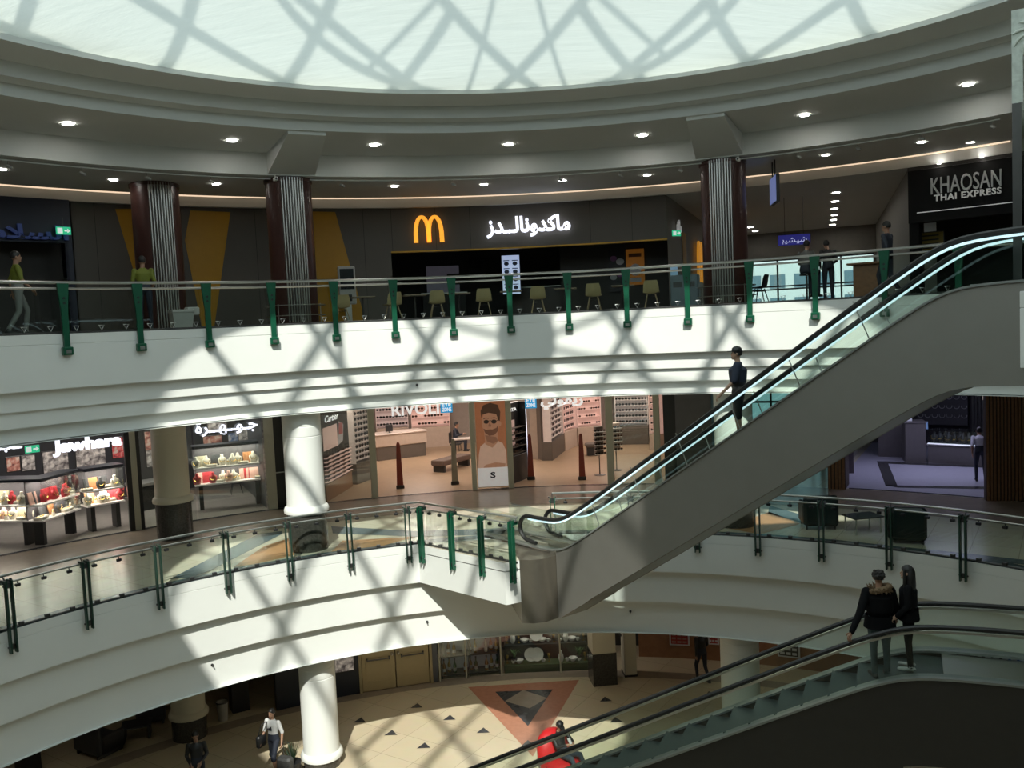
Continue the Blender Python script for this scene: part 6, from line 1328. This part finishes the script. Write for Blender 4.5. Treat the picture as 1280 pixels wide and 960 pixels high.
p = gnd(811, 832); t = thing('wall_speaker', 'black speaker hanging on the wood wall', 'speaker', p+V3(0, .2, 1.1), -.2); b = MB(); b.rbox(-.2, .2, 0, .2, 0, .62, .02); b.build('cabinet', BLACK, t); b = MB(); b.cyl((0, .1, .62), .015, 1.2, 6); b.build('hanger', DSTEEL, t); b = MB(); b.lathe([(.02, 0), (.12, 0), (.12, .01), (.02, .01)], 16); b.v = [(x, -.005-z, y+.25) for x, y, z in b.v]; b.build('cone', DSTEEL, t)
# left lounge in the shade
def cube_seat(label, p, rz, group, w=.9, h=.75):
    t = thing('lounge_chair', label, 'armchair', p, rz, group); b = MB(); b.rbox(-w/2, w/2, -.4, .3, .1, .42, .05); b.build('seat', DKBUST, t); b = MB(); b.rbox(-w/2, w/2, .28, .45, .1, h, .06); b.build('backrest', DKBUST, t)
    for s in (-1, 1): b = MB(); b.rbox(min(s*w/2, s*(w/2-.13)), max(s*w/2, s*(w/2-.13)), -.4, .3, .1, .6, .05); b.build('armrest', DKBUST, t)
    for sx in (-1, 1): b = MB(); b.box(sx*w*.4-.03, sx*w*.4+.03, -.35, .4, 0, .1); b.build('foot', DSTEEL, t)
cube_seat('black lounge chair left of the low black table', gnd(126, 938), rad(150), 'black lounge chairs at left', 1.1, .9); cube_seat('tall black lounge chair beside the cream column', gnd(190, 900), rad(200), 'black lounge chairs at left', .8, 1.1)
t = thing('coffee_table', 'low black table between the lounge chairs', 'table', gnd(172, 921), .3); b = MB(); b.rbox(-.4, .4, -.3, .3, .36, .40, .01); b.build('tabletop', DKBUST, t)
for sx in (-1, 1): b = MB(); b.box(sx*.33-.03, sx*.33+.03, -.25, .25, 0, .36); b.build('leg', DSTEEL, t)
t = thing('cushion_bench', 'beige cushioned bench behind the low black table', 'bench', gnd(160, 893)+V3(-.2, .2, 0), .3); b = MB(); b.rbox(-.7, .7, -.25, .3, .2, .42, .04); b.build('cushion', mat('beige_cushion', (.16, .11, .07), .8), t); b = MB(); b.rbox(-.68, .68, -.2, .28, 0, .2, .01); b.build('base', SAGED, t)
t = thing('waste_bin', 'small white bin right of the cream column on the ground floor', 'bin', gnd(279, 900), 0); b = MB(); b.lathe([(.13, 0), (.17, .55), (.16, .55), (.12, .04)], 20); b.build('bucket', mat('bin_white', (.4, .38, .35), .5), t, True); b = MB(); b.lathe([(.172, .53), (.18, .55), (.172, .57)], 20, caps=False); b.build('rim', DSTEEL, t)
for px, l in ((40, 'black square pillar at the lower left corner'), (302, 'black square pillar behind the man in white shirt')):
    p = gnd(px, 965 if px < 100 else 890); t = tag(MB().rbox(-.25, .25, 0, .5, 0, zgc, .01).build('pillar', BLACK), l, 'pillar'); put(t, p, -phi_of(p))
# plants by the sunlit column
p = gnd(374, 968)+V3(-.12, -.1, 0); t = thing('potted_plant', 'spiky dark green plant in a black pot left of the sunlit column', 'plant', p, 0); b = MB(); b.lathe([(.16, 0), (.22, .4), (.20, .4), (.001, .36)], 18); b.build('pot', BLACK, t, True); b = MB()
for j in range(18):
    a = j*2.4; r_ = .08+.22*((j % 5)/4); b.loft([[(w_*math.cos(a+PI/2)+s_*r_*math.cos(a), w_*math.sin(a+PI/2)+s_*r_*math.sin(a), .36+.5*s_) for w_ in (-.025*(1-s_)-.002, .025*(1-s_)+.002)] for s_ in (0, .5, 1)], False)
b.build('leaves', mat('dark_leaf', (.02, .045, .02), .5), t)
# small sensors on the fascias
for px, py, R, l in ((265, 831, rm-.4, 'tiny dark sensor on the white fascia at lower left'), (534, 777, rm-.4, 'tiny dark sensor on the sunlit fascia above the cream door'), (788, 764, rm-.4, 'tiny dark sensor on the fascia under the tall escalator'), (241, 499, 12.78, 'tiny dark sensor on the upper fascia above the jewellery lettering'), (521, 481, 12.7, 'tiny dark sensor on the upper fascia above the eyewear shop')):
    p = oncyl(px, py, R); t = thing('sensor', l, 'sensor', p, -phi_of(p)); b = MB(); b.lathe([(.03, 0), (.03, .03), (.001, .035)], 12); b.v = [(x, -z, y) for x, y, z in b.v]; b.build('housing', BLACK, t); b = MB(); b.cap((0, -.03, 0), (0, -.07, -.02), .014); b.build('lens', DSTEEL, t)
for x, y, w_ in ((-4, 24.4, 7), (0, 24.6, 9), (7.5, 25.4, 9), (-13, 22, 5)): area('ground_light', (x, y, zgc-.03), 1.5, 1.5, w_, (1, .9, .76))
# ---------------------------------------------------------------- people on the ground floor and the escalators
p = gnd(345, 968); person('person', 'person in white shirt with black bars mark and shorts, walking beside the sunlit column', p, rad(-25), dict(walk, elL=(.24, .06, 1.12), wrL=(.27, -.02, .90)), mat('white_tee', (.62, .62, .62), .7), 'short', NAVYT, legs='short', shoe=SHOEB, vox=.014)
pm_ = bpy.data.objects['person.006'] if False else [o for o in C.objects if o.get('label', '').startswith('person in white shirt with black bars')][0]
b = MB()
for k in range(3): b.prism([(-.075+k*.05, 1.215), (-.04+k*.05, 1.215), (-.055+k*.05+.0, 1.235+k*.03), (-.08+k*.05, 1.25+k*.03)], -.138, -.10)
b.build('shirt_mark', DKP, pm_)
t = thing('shoulder_bag', 'black bag hanging at the side of the person in white shirt', 'bag', p+V3(-.30, -.05, .78), rad(-25)); b = MB(); b.rbox(-.07, .07, -.16, .16, 0, .30, .04); b.build('body', BLACK, t, True); b = MB(); b.tube([(0, -.12, .29), (.12, -.10, .62), (.17, 0, .66), (.12, .10, .62), (0, .12, .29)], .012, 6); b.build('strap', BLACK, t)
p = gnd(358, 976); t = thing('suitcase', 'dark patterned suitcase beside the person in white shirt', 'suitcase', p, rad(-20)); b = MB(); b.rbox(-.2, .2, -.12, .12, .05, .62, .05); b.build('shell', mat('patterned_shell', (.05, .05, .05), .5, noise=.8, scale=40), t); b = MB(); b.tube([(-.1, .1, .6), (-.1, .1, .95), (.1, .1, .95), (.1, .1, .6)], .01, 6); b.build('handle', DSTEEL, t)
for s in (-1, 1): b = MB(); b.cap((s*.15, 0, .03), (s*.18, 0, .03), .03); b.build('wheel', BLACK, t)
p = gnd(250, 1000); person('person', 'person in black clothes standing before the cream column on the ground floor', p, rad(15), dict(wrL=(.12, -.25, 1.05), wrR=(-.12, -.25, 1.02), look=(.2, -1, -.3)), BLACK, 'long', NAVYT)
p = gnd(878, 853); person('person', 'person in black clothes and cap walking away before the wood wall', p, rad(200), dict(walk), BLACK, 'long', NAVYT, cap=BLACK)
# red bean bag and its sitter
p = gnd(706, 968); RED = mat('red_bean_bag', (.50, .012, .015), .45, noise=.12)
t = thing('bean_bag', 'big red bean bag chair on the ground floor below the handrails', 'bean bag', p, rad(-40)); b = MB(); n = 24
b.loft([[((.50*k)*math.cos(2*PI*j/n)*(1+.06*math.cos(3*2*PI*j/n)), (.52*k)*math.sin(2*PI*j/n)+dy, z) for j in range(n)] for k, z, dy in ((.75, 0, 0), (1.02, .12, 0), (1.05, .25, 0), (.98, .36, .02), (.80, .44, .08), (.5, .46, .1), (.05, .46, .1))])
o = b.build('seat_cushion', RED, t, True); b = MB(); b.loft([[((.50*k)*math.cos(2*PI*j/n), .28*k*math.sin(2*PI*j/n)+dy, z) for j in range(n)] for k, z, dy in ((.9, .15, .34), (.98, .40, .40), (.92, .65, .46), (.72, .85, .50), (.4, .96, .52), (.05, .98, .52))]); b.build('back_cushion', RED, t, True)
b = MB(); b.tube([(-.5, .1, .3), (0, -.12, .46), (.5, .1, .3)], .008, 5); b.build('seam', mat('dark_red_piping', (.25, .01, .01), .5), t)
lo = dict(pel=(0, .06, .55), waist=(0, .16, .68), chest=(0, .24, .88), neck=(0, .26, 1.05), head=(0, .18, 1.20), hipL=(.10, .0, .55), kneeL=(.14, -.42, .66), ankL=(.13, -.72, .28), toeL=(.14, -.88, .25), hipR=(-.10, 0, .55), kneeR=(-.13, -.42, .64), ankR=(-.14, -.72, .26), toeR=(-.15, -.88, .24), shL=(.19, .22, .99), elL=(.24, .0, .80), wrL=(.10, -.20, .88), shR=(-.19, .22, .99), elR=(-.24, 0, .80), wrR=(-.10, -.20, .88), look=(0, -1, -.55))
person('person', 'person in black hood and dark jeans reclining in the red bean bag', p+V3(.03, -.02, -.02), rad(-40)+PI-.6 if False else rad(35), lo, BLACK, 'long', mat('dark_jeans', (.03, .04, .06), .8), cap=BLACK)
t.rotation_euler.z = rad(35)
t = thing('phone', 'pale phone held by the person in the red bean bag', 'phone', p+Matrix.Rotation(rad(35), 3, 'Z') @ V3(0, -.26, .95), rad(35)); t.rotation_euler = (rad(-40), 0, rad(35)); b = MB(); b.rbox(-.04, .04, -.006, .006, -.075, .075, .005); b.build('case', mat('phone_case', (.5, .5, .5), .4), t); b = MB(); b.box(-.036, .036, .006, .008, -.07, .07); b.build('screen', BLACK, t)
# rider of the tall escalator
def on_esc(P0, d, n, deck, s, off, drop=.05): q = P0+d*s+n*off; return V3(q.x, q.y, deck(s)-drop)
sR = 3.0; k_ = int((sR-(s0A-.2))/.4); s_step = s0A-.2+k_*.4
pr_ = on_esc(A0, dA, nA, deckA, s_step+.2, .45)
headA = math.atan2(-(-dA).x, (-dA).y)+PI if False else 0
rzA = math.atan2(-dA.y, -dA.x)+rad(90+35)   # local -y turned to face down the flight
rider = person('person', 'person in black cap, navy shirt and dark shorts riding down the tall escalator', pr_, rzA, dict(elL=(.26, -.06, 1.14), wrL=(.26, -.30, .90), kneeR=(-.10, -.05, .52), ankR=(-.10, .0, .08), toeR=(-.11, -.16, .035), look=(.05, -1, 0)), mat('navy_shirt', (.02, .028, .05), .8), 'short', BLACK, legs='short', shoe=SHOEW, skin=SKINL, bulk=1.45, cap=BLACK, scale=1.03, vox=.014)
# couple at the head of the lower escalator
pc = on_esc(B0, dB, nB, deckB, -.30, .44, .05); 
cm = person('person', 'person in black parka with fur collar and blue grey jeans, holding the lower handrail', pc, rad(178), dict(shL=(.20, 0, 1.40), elL=(.34, .10, 1.11), wrL=(.52, .22, .84), look=(-.35, -1, -.2), elR=(-.26, -.02, 1.14), wrR=(-.30, -.12, .92)), CLOTHB, 'long', mat('blue_grey_jeans', (.07, .10, .11), .85), shoe=SHOEB, hair='curly', scale=.95, bulk=1.36, vox=.012, coat=.18)
b = MB(); n = 22; prs = []
for k in range(n): a = 2*PI*k/n; b.ell((.14*math.cos(a), .02+.13*math.sin(a), 1.45-.035*math.cos(a*1)+.02*math.sin(a)), .055, .05, .05, 8, 6)
for k in range(60): a = k*2.4; b.tube([(.14*math.cos(a), .02+.13*math.sin(a), 1.45+.03*math.sin(k)), (.20*math.cos(a), .02+.19*math.sin(a), 1.46+.06*math.sin(k*1.7))], [.02, .003], 5)
b.build('fur_collar', mat('brown_fur', (.17, .11, .06), .9, noise=.4, scale=40), cm, True); b = MB(); b.lathe([(.001, .0), (.035, 0), (.035, .008), (.001, .008)], 14); b.v = [(.24+z*0, x-.0, y+1.25) for x, y, z in b.v]; b.v = [(x+.06, y, z) for x, y, z in b.v]; b.build('sleeve_badge', WHP, cm)
pc2 = on_esc(B0, dB, nB, deckB, .10, .56, .05); 
person('person', 'person with long black hair in black coat and trousers, riding the lower escalator', pc2, rad(245), dict(elL=(.24, .0, 1.13), wrL=(.20, -.16, .95), kneeR=(-.10, -.02, .5)), CLOTHB, 'long', CLOTHB, shoe=SHOEW, skin=SKINL, hair='long', vox=.012, coat=.16, bulk=1.2, scale=.92)
# safety stickers on the far skirt and rail end post
t = thing('sticker_strip', 'white strip of round safety symbols on the escalator skirt', 'sticker', B0+dB*1.05+nB*1.09+V3(0, 0, zuB-.015), thB); b = MB(); b.box(0, .62, -.006, 0, -.075, .0); b.build('strip', WHP, t)
for k in range(5):
    b = MB(); b.lathe([(.012, 0), (.028, 0), (.028, .003), (.012, .003)], 12, caps=False); b.v = [(.08+k*.115+x, -.007-z, y-.037) for x, y, z in b.v]; b.build('symbol', DKP if k < 3 else mat('blue_symbol', (.03, .08, .25), .5), t)
pE = B0+dB*1.83+nB*1.15; t = thing('end_post', 'dark steel post at the right edge where the handrails end', 'post', V3(pE.x, pE.y, zuB-.1), thB); b = MB(); b.rbox(-.04, .04, -.06, .06, 0, 1.05, .01); b.build('post', DSTEEL, t); b = MB(); b.rbox(-.08, .08, -.1, .1, 0, .03, .01); b.build('base_plate', STEEL, t)
sc = bpy.context.scene
sc.view_settings.view_transform = 'Standard'; sc.view_settings.look = 'None'; sc.view_settings.gamma = 1; sc.view_settings.use_curve_mapping = False
sc.view_settings.exposure = 0.0
sc.cycles.max_bounces = 10; sc.cycles.transparent_max_bounces = 24; sc.cycles.diffuse_bounces = 6
sc.cycles.sample_clamp_indirect = 4; sc.cycles.caustics_reflective = False; sc.cycles.caustics_refractive = False
